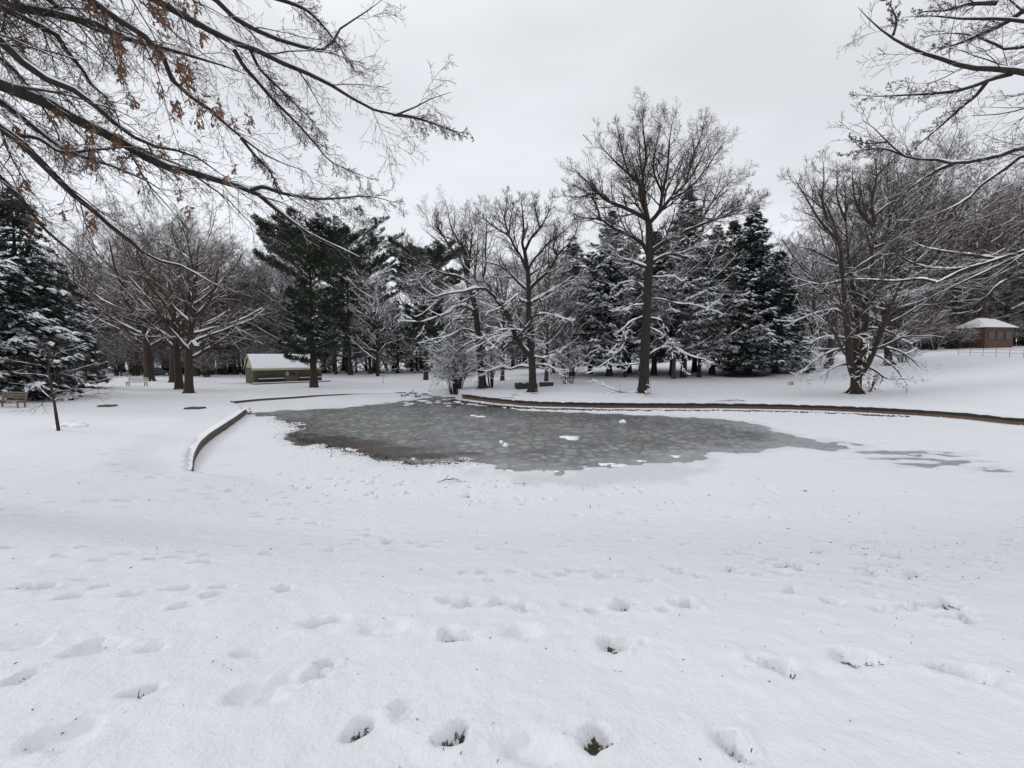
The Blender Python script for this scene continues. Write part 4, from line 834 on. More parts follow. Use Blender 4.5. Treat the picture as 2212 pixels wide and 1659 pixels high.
    out_ = {'trunk': mk('trunk', [tubes(TP, TR, 9), tubes(P, BR, 4)], bark), 'crown': mk('crown', [fol], green)}
    if len(sp):
        U = nrm(sdn+rng.normal(0, .25, sdn.shape)*np.array([1, 1, .35])); Wv = nrm(np.cross(U, np.array([0, 0, 1.]))); l = (sz[keep]*rng.uniform(.6, 1.6, len(sp))*(1.4 if style != 'pine' else 1))[:, None]
        up = np.array([0, 0, 1.])*l*.16; ring = [sp-U*l*.25, sp+Wv*l*.30, sp+U*l*.75-up*1.3, sp-Wv*l*.30]; top = sp+U*l*.15+up
        V = np.stack(ring+[top], 1).reshape(-1, 3); o5 = 5*np.arange(len(sp))[:, None]; F = np.concatenate([o5+np.array([[a, b, 4]]) for a, b in ((0, 1), (1, 2), (2, 3), (3, 0))]); F = F[:, ::-1]
        me = mk('crown_snow', [(V, F)], 'branch_snow'); out_['crown_snow'] = me
    return out_
CONE = {}
def conifer(u, v, vtop, wpx, style, label, seed, snow=.5, lo=.08, nb=150, ns=60, group=None, r0=None, green=None, name=None, far=None):
    p = ground(u, v) if far is None else np.array([*(at(u, 772, far)[:2]), 0.])
    if far is not None: p[2] = float(zland(p[:1], p[1:2])[0])
    h = at(u, vtop, p[1])[2]-p[2]; rad = wpx/2*p[1]/FPX
    d = conifer_mesh(seed, h, rad, style, green or {'spruce': 'spruce', 'pine': 'pine', 'hemlock': 'hemlock'}[style], 'bark' if style != 'pine' else 'bark_warm', snow, lo, nb, ns, r0 or h*.02)
    p[2] -= .05
    return place(d, name or {'spruce': 'spruce_tree', 'pine': 'pine_tree', 'hemlock': 'hemlock_tree'}[style], p, 0, 1, label, 'tree', group)
# left edge
conifer(30, 862, 560, 290, 'spruce', 'broad snow laden spruce at the left edge behind the wooden bench', 201, .85, .02, 260, 150)
conifer(60, 852, 400, 260, 'hemlock', 'tall dark evergreen towering behind the snow laden spruce at the left edge', 202, .12, .25, 200, 110, green='spruce')
conifer(178, 838, 655, 120, 'spruce', 'smaller snowy spruce to the right of the broad one at the left edge', 203, .55, .03, 130, 60)
conifer(-120, 872, 470, 300, 'spruce', 'snowy spruce partly outside the left edge of the view', 204, .7, .04, 160, 80)
# pines right of the hut
conifer(678, 837, 512, 215, 'pine', 'big dark pine in front of the stone hut', 205, .35, .13, 95, 300, r0=.42)
conifer(757, 810, 516, 215, 'pine', 'second tall pine directly right of the pine in front of the hut', 206, .3, .22, 120, 300, r0=.42)
conifer(800, 808, 575, 150, 'pine', 'narrower pine behind the small snow lined bare tree', 207, .3, .2, 90, 220, r0=.34)
conifer(726, 809, 600, 90, 'pine', 'thin pine trunk between the two tall pines by the hut', 219, .2, .45, 60, 60, r0=.3)
conifer(920, 821, 556, 175, 'pine', 'dark pine left of the leaning bare tree near the two small square boxes', 208, .3, .25, 110, 280, r0=.36)
conifer(860, 806, 640, 90, 'spruce', 'low snowy evergreen left of the pine near the square boxes', 209, .5, .05, 90, 50)
conifer(640, 806, 660, 110, 'spruce', 'snowy evergreen behind the stone hut', 210, .55, .05, 90, 50)
conifer(770, 803, 700, 90, 'spruce', 'small snowy evergreen under the second tall pine', 220, .5, .05, 80, 50)
conifer(1005, 812, 620, 120, 'hemlock', 'snow dusted evergreen behind the leaning bare tree', 221, .4, .2, 100, 60)
# evergreen mass behind the big tree
E = [(1235, 812, 505, 130, .16), (1275, 808, 540, 120, .2), (1316, 813, 452, 140, .12), (1358, 806, 520, 130, .2), (1412, 810, 495, 130, .22), (1452, 812, 470, 140, .16), (1476, 816, 405, 130, .22), (1538, 808, 480, 140, .16), (1195, 806, 560, 110, .2), (1500, 803, 540, 120, .2), (1385, 800, 560, 120, .2), (1575, 801, 470, 110, .15)]
EL = ['leftmost tall hemlock of the evergreen grove, right of the forked limb tree', 'hemlock second from the left at the front of the grove, dusted with snow', 'dark hemlock with a pointed top in the left half of the grove', 'hemlock just left of the tallest bare tree, branches thick with snow',
      'hemlock directly behind the trunk of the tallest bare tree', 'hemlock just right of the tallest bare tree trunk', 'highest pointed evergreen behind the right side of the tallest bare tree', 'snowy hemlock between the tallest bare tree and the dark spruces', 'hemlock at the far left end of the grove, half behind bare branches',
      'hemlock set back in the right half of the grove', 'hemlock set back behind the trunk of the tallest bare tree', 'hemlock pressed against the left side of the dark spruce']
for i, ((u, v, vt, w_, lo), lb) in enumerate(zip(E, EL)):
    conifer(u, v, vt, w_*1.42, 'spruce' if i in (2, 6) else 'hemlock', lb, 230+i, .9, lo, 210, 105, r0=.34, green='hemlock' if i not in (2, 6) else 'spruce')
for u, v, t_, sz_, lb in [(1215, 818, 600, .8, 'slender snow lined tree in front of the left end of the evergreen grove'), (1350, 815, 600, .9, 'low snowy bare tree just left of the tallest tree trunk'), (1455, 818, 580, .9, 'snowy bare tree tangled in the hemlocks right of the tallest tree'), (1510, 815, 560, .9, 'bare snowy tree in front of the right half of the grove')]:
    bare(u, v, t_, 2 if u % 2 else 4, lb, sz=sz_)
conifer(1617, 808, 440, 200, 'spruce', 'darkest pointed spruce with snow patches, left of the three trunked tree', 250, .42, .05, 300, 170, r0=.34)
conifer(1675, 804, 540, 175, 'spruce', 'shorter spruce leaning against the right side of the darkest spruce', 251, .45, .08, 220, 110, r0=.34)
for i, (u, w_) in enumerate([(700, 90), (900, 80), (1060, 90), (1130, 100), (1240, 100), (1600, 100)]):
    conifer(u, 0, 655+10*(i % 3), w_, 'spruce', 'distant snowy evergreen filling the gap behind the park', 260+i, .4, .03, 90, 45, group='distant evergreens behind the park', far=92+3*i)

# ------------------------------------------------------------------ shrubs and saplings
def shrub(u, v, hpx, wpx, label, seed, n=26, name='bare_shrub', snow=.02, twig='twig', lean=0, nn=(6, 5, 3), group=None, far=None, r0=.03, lo=.25):
    rng = np.random.RandomState(seed); b = ground(u, v) if far is None else np.array([*(at(u, 772, far)[:2]), 0.])
    if far is not None: b[2] = float(zland(b[:1], b[1:2])[0])
    m = b[1]/FPX; h = hpx*m; w_ = wpx*m/2; P = []
    for i in range(n):
        a = rng.rand()*6.28; r = rng.rand()**.6*w_; x = math.cos(a)*r+lean*m; y = math.sin(a)*r*.7; hh = h*rng.uniform(.6, 1)*(1-.35*(r/w_))
        P.append(smooth_line([(x*.18, y*.18, -.1), (x*.4, y*.4, hh*.5), (x*.8, y*.8, hh*.9), (x*1.05, y*1.05, hh*rng.uniform(.8, 1.05))], 8))
    P = np.array(P); Rr = np.broadcast_to(r0*(1-.7*np.linspace(0, 1, 8)), (n, 8)).copy()
    P2, R2 = grow(P, Rr, nn[0], .42, 42, 6, .02, .14, rng, lo, .6, rmin=.007); P3, R3 = grow(P2, R2, nn[1], .45, 45, 4, .02, .14, rng, .1, .65, rmin=.006); P4, R4 = grow(P3, R3, nn[2], .5, 45, 3, .02, .12, rng, .1, .7, rmin=.005)
    root = empty(name, tuple(b), label, 'shrub', group)
    make_tree(root, np.zeros(3), [(P, Rr, 5)], [(P2, R2, 4), (P3, R3, 3), (P4, R4, 3)], [(P, Rr, 1.0), (P2, R2, 1), (P3, R3, .6)], 'bark', twig, rng, snow)
    return root
shrub(985, 852, 165, 130, 'tangled thicket of bare stems at the corner of the far kerb', 301, 38, snow=.028, nn=(7, 6, 3), r0=.04)
shrub(1062, 838, 130, 80, 'small clump of bare stems right of the leaning tree', 302, 18, snow=.025)
shrub(1225, 829, 110, 130, 'fan shaped bare shrub between the forked limb tree and the evergreens', 303, 14, snow=.03, r0=.035)
shrub(1738, 806, 60, 110, 'snow crusted low bush under the right hand spruce', 304, 40, snow=.035, nn=(7, 5, 2))
shrub(1950, 782, 40, 80, 'low tangled bush at the edge of the right slope', 305, 24, snow=.02)
shrub(445, 809, 30, 60, 'dark low bush behind the lawn near the rail fence', 306, 24, snow=.012)
shrub(955, 822, 40, 50, 'small bare bush beside the pine near the square boxes', 308, 12, snow=.02)
shrub(940, 815, 30, 25, 'little bare shrub by the foot of the pine near the boxes', 309, 8, snow=.02)
for i, u in enumerate(np.linspace(100, 560, 13)): shrub(u, 0, prng.uniform(70, 120), 80, 'brown undergrowth at the foot of the left wood', 320+i, 26, twig='twig_warm', snow=.006, group='undergrowth below the left wood', far=prng.uniform(70, 82), nn=(6, 5, 3), r0=.04)
for i, u in enumerate(np.linspace(1790, 2330, 13)): shrub(u, 0, prng.uniform(60, 100), 85, 'brown undergrowth at the foot of the right wood', 340+i, 26, twig='twig_warm', snow=.006, group='undergrowth below the right wood', far=prng.uniform(56, 66)+(10 if u > 2080 else 0), nn=(6, 5, 3), r0=.04)
for i, u in enumerate(np.linspace(620, 1760, 18)): shrub(u, 0, prng.uniform(40, 70), 100, 'low brown undergrowth far behind the evergreen trunks', 360+i, 22, twig='twig_warm', snow=.008, group='undergrowth far behind the evergreens', far=prng.uniform(84, 96), nn=(5, 4, 2), r0=.05)

def copy_thing(root, pos, rz, sc):
    c = root.copy(); C.objects.link(c); c.location = pos; c.rotation_euler = (0, 0, rz); c.scale = (sc, sc, sc)
    for ch in root.children:
        d = ch.copy(); C.objects.link(d); d.parent = c
    return c
for key, us, f0, f1, sc in (('below the left wood', np.linspace(120, 620, 16), 84, 92, 1.25), ('below the right wood', np.linspace(1740, 2330, 20), 66, 78, 1.25), ('below the right wood', np.linspace(1960, 2080, 4), 57, 61, .9), ('far behind the evergreens', np.linspace(630, 1770, 22), 98, 106, 1.5)):
    srcs = [o for o in list(C.objects) if o.get('group', '').endswith(key) and o.name.startswith('bare_shrub')][:10]
    for i, u in enumerate(us):
        f = prng.uniform(f0, f1); p = at(u+prng.uniform(-10, 10), 772, f); p[2] = float(zland(p[:1], p[1:2])[0])-.1; copy_thing(srcs[i % len(srcs)], tuple(p), prng.rand()*6.28, sc*prng.uniform(.85, 1.3))

# sapling on the left lawn
def sapling(u, v, hpx, label, seed, branches, r=.05, snow=.006, twig='twig_warm'):
    rng = np.random.RandomState(seed); b = ground(u, v); m = b[1]/FPX; h = hpx*m
    T = smooth_line([(0, 0, -.1), (-.03*h, 0, h*.35), (-.06*h, 0, h*.7), (-.05*h, 0, h)], 12)[None]; TR = (r*(1-.8*np.linspace(0, 1, 12)))[None]
    P = []
    for (f, dx, dz) in branches:
        st = T[0, int(f*11)]; P.append(smooth_line([st, st+np.array([dx*.3*m, rng.uniform(-.2, .2), dz*.55*m]), st+np.array([dx*.7*m, rng.uniform(-.5, .5), dz*.75*m]), st+np.array([dx*m, rng.uniform(-.8, .8), dz*m])], 9))
    P = np.array(P); Rr = np.broadcast_to(r*.32*(1-.75*np.linspace(0, 1, 9)), (len(P), 9)).copy(); P2, R2 = grow(P, Rr, 6, .4, 35, 5, .03, .1, rng, .2, .6, rmin=.004); P3, R3 = grow(P2, R2, 4, .45, 38, 4, .03, .1, rng, .1, .7, rmin=.0035)
    root = empty('young_tree', tuple(b), label, 'tree'); make_tree(root, np.zeros(3), [(T, TR, 8), (P, Rr, 5)], [(P2, R2, 4), (P3, R3, 3)], [(P, Rr, .6)], 'bark_warm', twig, rng, snow)
sapling(127, 931, 190, 'thin young tree with long low branches alone on the left lawn', 401, [(.42, 160, 60), (.45, 120, 20), (.4, -90, 40), (.5, 100, 65), (.55, -70, 35), (.62, 70, 45), (.7, -50, 40), (.76, 50, 45), (.84, 30, 35), (.88, -25, 30), (.48, -60, -40), (.46, 90, 10)], r=.06)
sapling(828, 828, 24, 'tiny sapling with sparse twigs on the far bank', 402, [(.4, 5, 8), (.6, -5, 7), (.7, 4, 6)], r=.03)
sapling(972, 829, 30, 'tiny sapling by the foot of the pine beside the far bank', 403, [(.4, 6, 8), (.6, -5, 7), (.7, 4, 6)], r=.03)

# dark leaved shoot by the three trunked tree
b = ground(1880, 846); rng = np.random.RandomState(9); n = 150; m = b[1]/FPX
P = rng.normal(0, 1, (n, 3))*np.array([.42, .3, .55])+np.array([0, 0, .85]); P[:, 0] += (P[:, 2]-.8)*.25; P[:, 2] = np.maximum(P[:, 2], .05)
root = empty('leafy_shoot', tuple(b), 'dark leaved shoots beside the base of the three trunked tree', 'plant')
V, F = leaf_mesh(P, rng.normal(0, 1, (n, 3))+np.array([0, 0, -.5]), rng.uniform(.10, .2, n), rng); mesh_np('leaves', V, F, M['litter'], root, False)
st = np.array([smooth_line([(0, 0, 0), q*.5+np.array([0, 0, .1]), q], 5) for q in P[::6]]); V, F = tubes(st, np.full(st.shape[:2], .009), 4); mesh_np('stem', V, F, M['twig'], root)

# ------------------------------------------------------------------ hut
A = ground(547.5, 829.6); Bc = ground(695.5, 823.8); A[2] = Bc[2] = min(A[2], Bc[2])-.02
L = float(np.hypot(*(Bc-A)[:2])); rz = math.atan2(Bc[1]-A[1], Bc[0]-A[0]); D = 4.4; HW = (829.6-794.4)*A[1]/FPX; HR = HW+1.62
hut = empty('stone_hut', tuple(A), 'low brown block hut with a snow covered gable roof across the pond', 'hut', rz=rz)
mb = MB(); mb.box((L/2, .12, HW/2), (L, .24, HW)); mb.box((L/2, D-.12, HW/2), (L, .24, HW)); mb.box((.12, D/2, HW/2), (.236, D-.48, HW)); mb.box((L-.12, D/2, HW/2), (.236, D-.48, HW)); mb.build('wall', M['hutwall'], hut)
for x in (.14, L-.14): MB().prism([(0.02, HW+.003), (D-.02, HW+.003), (D/2, HR-.08)], 'x', x-.12, x+.12).build('gable', M['cream'], hut)
ov = .35; sl = (HR-HW)/(D/2)
for nm, th, mt, up in (('roof', .10, M['wood_dark'], 0), ('roof_snow', .14, M['snow'], .101)):
    z = lambda y: HW+sl*min(y, D-y)+up+.02
    poly = [(-ov, z(-ov)), (D/2, z(D/2)), (D+ov, z(-ov)), (D+ov, z(-ov)+th), (D/2, z(D/2)+th), (-ov, z(-ov)+th)]
    e_ = .14 if nm == 'roof' else .12
    MB().prism(poly, 'x', -e_, L+e_).build(nm, mt, hut, bevel=.04 if nm == 'roof_snow' else 0)
MB().box((L/2, -ov-.025, HW+sl*-ov+.02), (L+.30, .04, .2)).build('fascia', M['cream'], hut)
for x in (-.165, L+.165):
    for sgn in (0, 1):
        y0, y1 = (-ov, D/2) if sgn == 0 else (D+ov, D/2); z0 = HW-sl*ov; MB().prism([(y0, z0-.05), (y1, HR-.05), (y1, HR+.14), (y0, z0+.14)][:: 1 if sgn == 0 else -1], 'x', x-.02, x+.02).build('bargeboard', M['cream'], hut)
MB().box((L*.535, -.013, HW*.46), (1.45, .03, HW*.92)).build('door_panel', simple('door_panel', (.13, .10, .065), (.18, .14, .09), 3, .8, 0), hut)
MB().box((L*.47, -.05, HW*.60), (.30, .03, .42)).build('notice', M['white'], hut)
MB().box((L*.47, -.07, HW*.60), (.12, .012, .24)).build('notice_mark', M['metal_dark'], hut)
MB().prism([(L*.50, HW*.52), (L*.585, HW*.45), (L*.60, HW*.62), (L*.54, HW*.70), (L*.505, HW*.66)], 'y', -.22, -.03).build('mailbox', M['metal_dark'], hut)
MB().box((L/2+.2, -.85, .06), (L+.9, 1.3, .2)).build('porch_slab', M['asphalt'], hut); MB().box((L/2+.2, -.85, .185), (L+.86, 1.27, .05)).build('porch_snow', M['snow'], hut, bevel=.02)
def bench(loc, rz, ln, label, mat, snow=True, back=True, seat_h=.44, name='park_bench', group=None):
    r = empty(name, tuple(loc), label, 'bench', group, rz=rz)
    for i in range(3): MB().box((0, -.14+.14*i, seat_h), (ln, .12, .04)).build('seat_slat', mat, r, bevel=.005)
    if back:
        for i in range(3): MB().box((0, .22+.03*i, seat_h+.16+.15*i), (ln, .035, .11), rx=-.15).build('back_slat', mat, r, bevel=.005)
    for s in (-1, 1):
        x = s*(ln/2-.12); mb = MB(); mb.box((x, -.17, seat_h/2-.02), (.06, .06, seat_h-.04)); mb.box((x, .17, seat_h/2-.02), (.06, .06, seat_h-.04)); mb.box((x, 0, seat_h-.06), (.056, .4, .056)); 
        if back: mb.box((x, .25, seat_h+.22), (.056, .05, .55), rx=-.15)
        mb.build('leg', mat if not back else M['metal_dark'] if mat is not M['wood'] else mat, r)
    if snow: MB().box((0, -.01, seat_h+.055), (ln-.04, .40, .07)).build('seat_snow', M['snow'], r, bevel=.03)
    return r
c, s = math.cos(rz), math.sin(rz)
def hutpt(x, y, z): return (A[0]+c*x-s*y, A[1]+s*x+c*y, A[2]+z)
bench(hutpt(L*.24, -.45, .21), rz, L*.36, 'long dark bench against the left half of the hut wall', M['wood_dark'])
bench(hutpt(L*.80, -.45, .21), rz, L*.34, 'long dark bench against the right half of the hut wall', M['wood_dark'])
bench(ground(296, 834), .12, 2.1, 'white snow covered park bench far out on the left lawn', M['white'])
bench(ground(22, 880), -.12, 1.9, 'weathered wooden bench under the snowy spruce at the left edge', M['wood'], snow=False)

# rail fences
def rail_fence(p0, p1, h, n, label, mat, rails=2, thick=.1, snow=True, pickets=0):
    p0 = np.array(p0, float); p1 = np.array(p1, float); r = empty('rail_fence', tuple(p0), label, 'fence'); d = p1-p0; ln = np.hypot(d[0], d[1]); a = math.atan2(d[1], d[0])
    def gz(f): q = p0+d*f; return float(zland(q[:1], q[1:2])[0])-p0[2]
    for i in range(n+1):
        f = i/n; q = d*f; MB().box((q[0], q[1], gz(f)+h/2), (thick, thick, h+.1), rz=a).build('post', mat, r)
    for i in range(n):
        f0, f1 = i/n, (i+1)/n; q = d*(f0+f1)/2; z = (gz(f0)+gz(f1))/2; tl = -math.atan2(gz(f1)-gz(f0), ln/n)
        for j in range(rails):
            hz = h*(.9-j*.42); MB().box((q[0], q[1], z+hz), (ln/n-.11, thick*.45, thick), rz=a, ry=tl).build('rail', mat, r)
            if snow: MB().box((q[0], q[1], z+hz+thick*.5+.035), (ln/n-.14, thick*.55, .06), rz=a, ry=tl).build('rail_snow', M['snow'], r, bevel=.02)
        for j in range(pickets):
            f = f0+(f1-f0)*(j+.5)/pickets; qq = d*f; MB().box((qq[0], qq[1], gz(f)+h*.48), (.02, .02, h*.84)).build('picket', mat, r)
    return r
rail_fence(ground(455, 806), ground(536, 804.5), 1.25, 4, 'dark rail fence with snowy rails left of the hut', M['wood_dark'], 2, .16)
rail_fence(ground(2070, 768), at(2212, 760, ground(2212, 772)[1])*[1, 1, 0]+[0, 0, 4], .9, 5, 'low wire and post fence along the top of the right slope', M['wood_dark'], 2, .03, False)
rail_fence(ground(985, 803), ground(1080, 801), 1.0, 5, 'low picket railing in the distance behind the thicket', M['wood_dark'], 2, .05, True, pickets=9)

# planter / dark timber box
b = ground(1136, 838); r = empty('timber_box', tuple(b), 'low black timber enclosure behind the upright tree with the forked limb', 'planter', rz=.12); m = b[1]/FPX; LW = 46*m
MB().box((0, -.6, .2), (LW, .14, .5)).box((0, .6, .2), (LW, .14, .5)).build('side_board', M['metal_dark'], r); MB().box((-LW/2+.09, 0, .2), (.14, 1.04, .5)).box((LW/2-.09, 0, .2), (.14, 1.04, .5)).build('end_board', M['metal_dark'], r)
MB().box((0, 0, .38), (LW-.34, 1.0, .1)).build('snow_fill', M['snow'], r, bevel=.04); MB().box((-.55, -.2, .47), (.4, .12, .08)).box((.2, -.1, .47), (.38, .12, .08)).build('log', M['wood_dark'], r)
b = ground(1180, 834); r = empty('timber_box', tuple(b), 'short black trough right of the forked limb tree trunk', 'planter', rz=.1)
MB().box((0, 0, .18), (1.3, .5, .4)).build('body', M['metal_dark'], r, bevel=.02); MB().box((0, 0, .40), (1.2, .42, .05)).build('snow_fill', M['snow'], r, bevel=.02)

# small square boxes, sign box
def yard_box(u, v, s_, label, mat, dark):
    b = ground(u, v); r = empty('marker_box', tuple(b), label, 'box'); mb = MB(); t = s_*.14
    mb.box((0, 0, t/2), (s_, .3, t)).box((0, 0, s_-t/2), (s_, .3, t)).box((-s_/2+t/2, 0, s_/2), (t, .3, s_-2*t)).box((s_/2-t/2, 0, s_/2), (t, .3, s_-2*t)); mb.build('frame', mat, r)
    MB().box((0, .06, s_/2), (s_-2*t-.01, .15, s_-2*t-.01)).build('panel', dark, r); MB().box((0, 0, s_+.03), (s_*.95, .28, .05)).build('snow_cap', M['snow'], r, bevel=.02)
yard_box(897, 807, .52, 'left one of the two small square boxes on the far lawn', M['tan'], M['wood_dark']); yard_box(911, 806.5, .52, 'right one of the two small square boxes on the far lawn', M['tan'], M['wood_dark'])
yard_box(1708, 832, .34, 'tiny cream box in the snow right of the tallest bare tree', M['cream'], M['white'])
yard_box(382+138, 812, .35, 'small pale box by the rail fence left of the hut', M['white'], M['wood_dark'])
# playground far behind
b = ground(912, 797); r = empty('play_tower', tuple(b), 'red playground tower far behind the dark pine', 'playground', rz=.2)
mb = MB(); [mb.box((x, y, 1.4), (.12, .12, 2.8)) for x in (-.8, .8) for y in (-.8, .8)]; mb.build('post', M['red'], r); MB().box((0, 0, 1.25), (1.7, 1.7, .1)).build('deck', M['wood_dark'], r); MB().box((0, -.86, 1.6), (1.48, .06, .6)).box((.86, 0, 1.6), (.06, 1.48, .6)).build('panel', M['red'], r)
MB().prism([(-1.1, 2.8), (1.1, 2.8), (0, 3.6)], 'y', -1, 1).build('roof', M['red'], r); MB().box((-1.9, 0, .75), (2.4, .5, .06), ry=-.6).build('slide', M['tan'], r)
b = ground(888, 795); r = empty('board_fence', tuple(b), 'tan board fence in the distance left of the playground tower', 'fence'); 
for i in range(9): MB().box((-1.8+.42*i, 0, .8), (.38, .05, 1.6)).build('board', M['tan'], r)
MB().box((0, .05, 1.2), (3.8, .05, .1)).box((0, .05, .4), (3.8, .05, .1)).build('rail', M['tan'], r)

# cars far left, road
pr = [ground(300, 809), ground(430, 808)]; n = 12; V = []; d0 = (pr[1]-pr[0])
for i in range(n+1):
    q = pr[0]+d0*(i/n*1.6-.3); 
    for wv in (-1.6, 1.6): V.append((q[0], q[1]+wv, float(zland(np.array([q[0]]), np.array([q[1]+wv]))[0])+.09))
F = np.array([[2*i, 2*i+2, 2*i+3, 2*i+1] for i in range(n)]); o = mesh_np('road', np.array(V), F, M['asphalt']); props(o, 'strip of cleared grey road beyond the left lawn', 'road', kind='structure')
def car(loc, rz, label, paint, snow):
    r = empty('parked_car', tuple(loc), label, 'car', rz=rz)
    MB().prism([(-2.15, .28), (2.15, .28), (2.2, .62), (1.95, .82), (1.05, .92), (-1.9, .95), (-2.15, .8)], 'y', -.86, .86).build('body', paint, r, bevel=.06)
    MB().prism([(-1.75, .93), (1.0, .91), (.45, 1.38), (-1.35, 1.42)], 'y', -.74, .74).build('window', M['glass'], r, bevel=.03); MB().prism([(-1.42, 1.40), (.52, 1.37), (.40, 1.46), (-1.3, 1.49)], 'y', -.72, .72).build('roof', paint, r, bevel=.03)
    for x in (-1.35, 1.35):
        for y in (-.8, .8):
            wh = MB().tube([(x, y-.1, .32), (x, y+.1, .32)], .32, 14).build('wheel', M['rubber'], r); MB().tube([(x, y-.108, .32), (x, y+.108, .32)], .17, 10).build('rim', M['white'], wh)
    for y in (-.6, .6): MB().box((2.17, y, .66), (.08, .3, .14)).build('headlight', M['white'], r)
    if snow: MB().prism([(-1.4, 1.495), (.45, 1.465), (.4, 1.60), (-1.3, 1.64)], 'y', -.7, .7).build('roof_snow', M['snow'], r, bevel=.05); MB().box((1.5, 0, .93), (.8, 1.5, .12), ry=.1).build('bonnet_snow', M['snow'], r, bevel=.04)
q = ground(350, 811); car(q, .15, 'dark parked car left of the thick trunked tree on the far lawn', M['car_dark'], False)
q = ground(392, 805); car(q, .1, 'snow covered pale car parked between the trunks on the left', M['car_white'], True)

# brick house at the right, pale house behind the grove
def house(u, v, far, wpx, hpx, rpx, label, wall, rz=0, hip=True):
    p = at(u, v, far); gz_ = float(zland(p[:1], p[1:2])[0]); b = np.array([p[0], p[1], gz_-.1]); m = far/FPX; W_, H_, Rh = wpx*m, max(hpx*m, (p[2]-gz_)+hpx*m), rpx*m; r = empty('brick_house' if wall is M['brick'] else 'pale_house', tuple(b), label, 'house', rz=rz); D_ = W_*.7
    MB().box((0, D_/2, H_/2), (W_, D_, H_)).build('wall', wall, r)
    o_ = .4; V = [(-W_/2-o_, -o_, H_+.01), (W_/2+o_, -o_, H_+.01), (W_/2+o_, D_+o_, H_+.01), (-W_/2-o_, D_+o_, H_+.01), (-W_/2+W_*.22, D_/2, H_+Rh), (W_/2-W_*.22, D_/2, H_+Rh)]
    ro = MB().add(V, [(0, 3, 2, 1), (0, 1, 5, 4), (1, 2, 5), (2, 3, 4, 5), (3, 0, 4)]).build('roof', M['snow'], r); MB().box((W_*.2, D_*.55, H_+Rh*.9), (.7, .7, 1.4)).build('chimney', M['brick'], ro)
    for x in (-.3, 0, .3):
        w1 = MB().box((x*W_, -.02, H_*.62), (1.2, .06, 1.3)).build('window', M['wood_dark'], r); MB().box((x*W_, -.06, H_*.62), (1.0, .03, 1.1)).build('pane', M['glass'], w1)
    return r
house(2158, 736, 60, 74, 30, 22, 'red brick house with a snowy roof beyond the right slope', M['brick'], .15)
house(1512, 792, 118, 80, 26, 18, 'pale yellow house glimpsed behind the evergreens', M['cream'], .1)
house(985, 790, 120, 90, 34, 18, 'pale house glimpsed through the branches behind the pine', M['white'], -.1)

# utility pole right
b = ground(2150, 770); b = np.array([b[0], b[1], b[2]])

# ------------------------------------------------------------------ on the ice
def snow_lump(u, v, w_, h, label, seed, name='snow_clump', elong=1.0, z=0.0):
    rng = np.random.RandomState(seed); p = onz(u, v, z); n, k = 22, 7; V = []; o1, o2 = rng.rand(2)*9
    for j in range(k):
        f = j/(k-1); 
        for i in range(n):
            a = i/n*6.283; rr = (1-f**1.8)*w_/2*(1+.35*math.sin(2*a+o1)*.5+.2*math.sin(3*a+o2)+.08*rng.randn()); V.append((math.cos(a)*rr*elong, math.sin(a)*rr, f*h*(1+.1*rng.randn())-(0.01 if j == 0 else 0)))
    F = [np.array([[j*n+i, j*n+(i+1) % n, (j+1)*n+(i+1) % n, (j+1)*n+i] for j in range(k-1) for i in range(n)]), np.array([[(k-1)*n+i for i in range(n)]])]
    o = mesh_np(name, np.array(V), F, M['snow'], None, True, tuple(p)); props(o, label, 'snow'); return o
snow_lump(1232, 946, .85, .07, 'wide flat heap of white snow in the middle of the ice', 1, elong=1.0)
snow_lump(1083, 956, .20, .11, 'upper lump of the slanting pair of snow lumps on the ice', 2); snow_lump(1092, 963, .26, .13, 'lower bigger lump of the slanting pair of snow lumps on the ice', 3)
snow_lump(1346, 912, .34, .15, 'round snow lump on the ice near the long wall', 4); snow_lump(1022, 898, .35, .06, 'left of two thin snow streaks on the far ice', 5); snow_lump(1038, 900, .55, .05, 'right of two thin snow streaks on the far ice', 6)
fl_rng = np.random.RandomState(77); V0 = []; F0 = []
fl = [(1305, 1003, .55), (1320, 1002, .4), (1340, 1006, .7), (1270, 1013, .35), (1135, 1021, .3), (1385, 996, .4), (1195, 1019, .45), (1080, 1016, .3), (1100, 1017, .35), (1240, 1026, .5), (1460, 986, .5)]
for i, (u, v, w_) in enumerate(fl): snow_lump(u, v, w_*.6, .03, 'small round cake of snow floating at the near edge of the ice', 500+i, elong=1.25)['group'] = 'snow cakes along the near edge of the ice'
for i in range(26):
    u = fl_rng.uniform(870, 1010); v = 871-(u-870)*.02+fl_rng.normal(0, 3); snow_lump(u, v, fl_rng.uniform(.15, .5), .04, 'little snow fleck on the ice at the far end of the pond', 540+i, elong=1.5)['group'] = 'snow flecks at the far end of the ice'

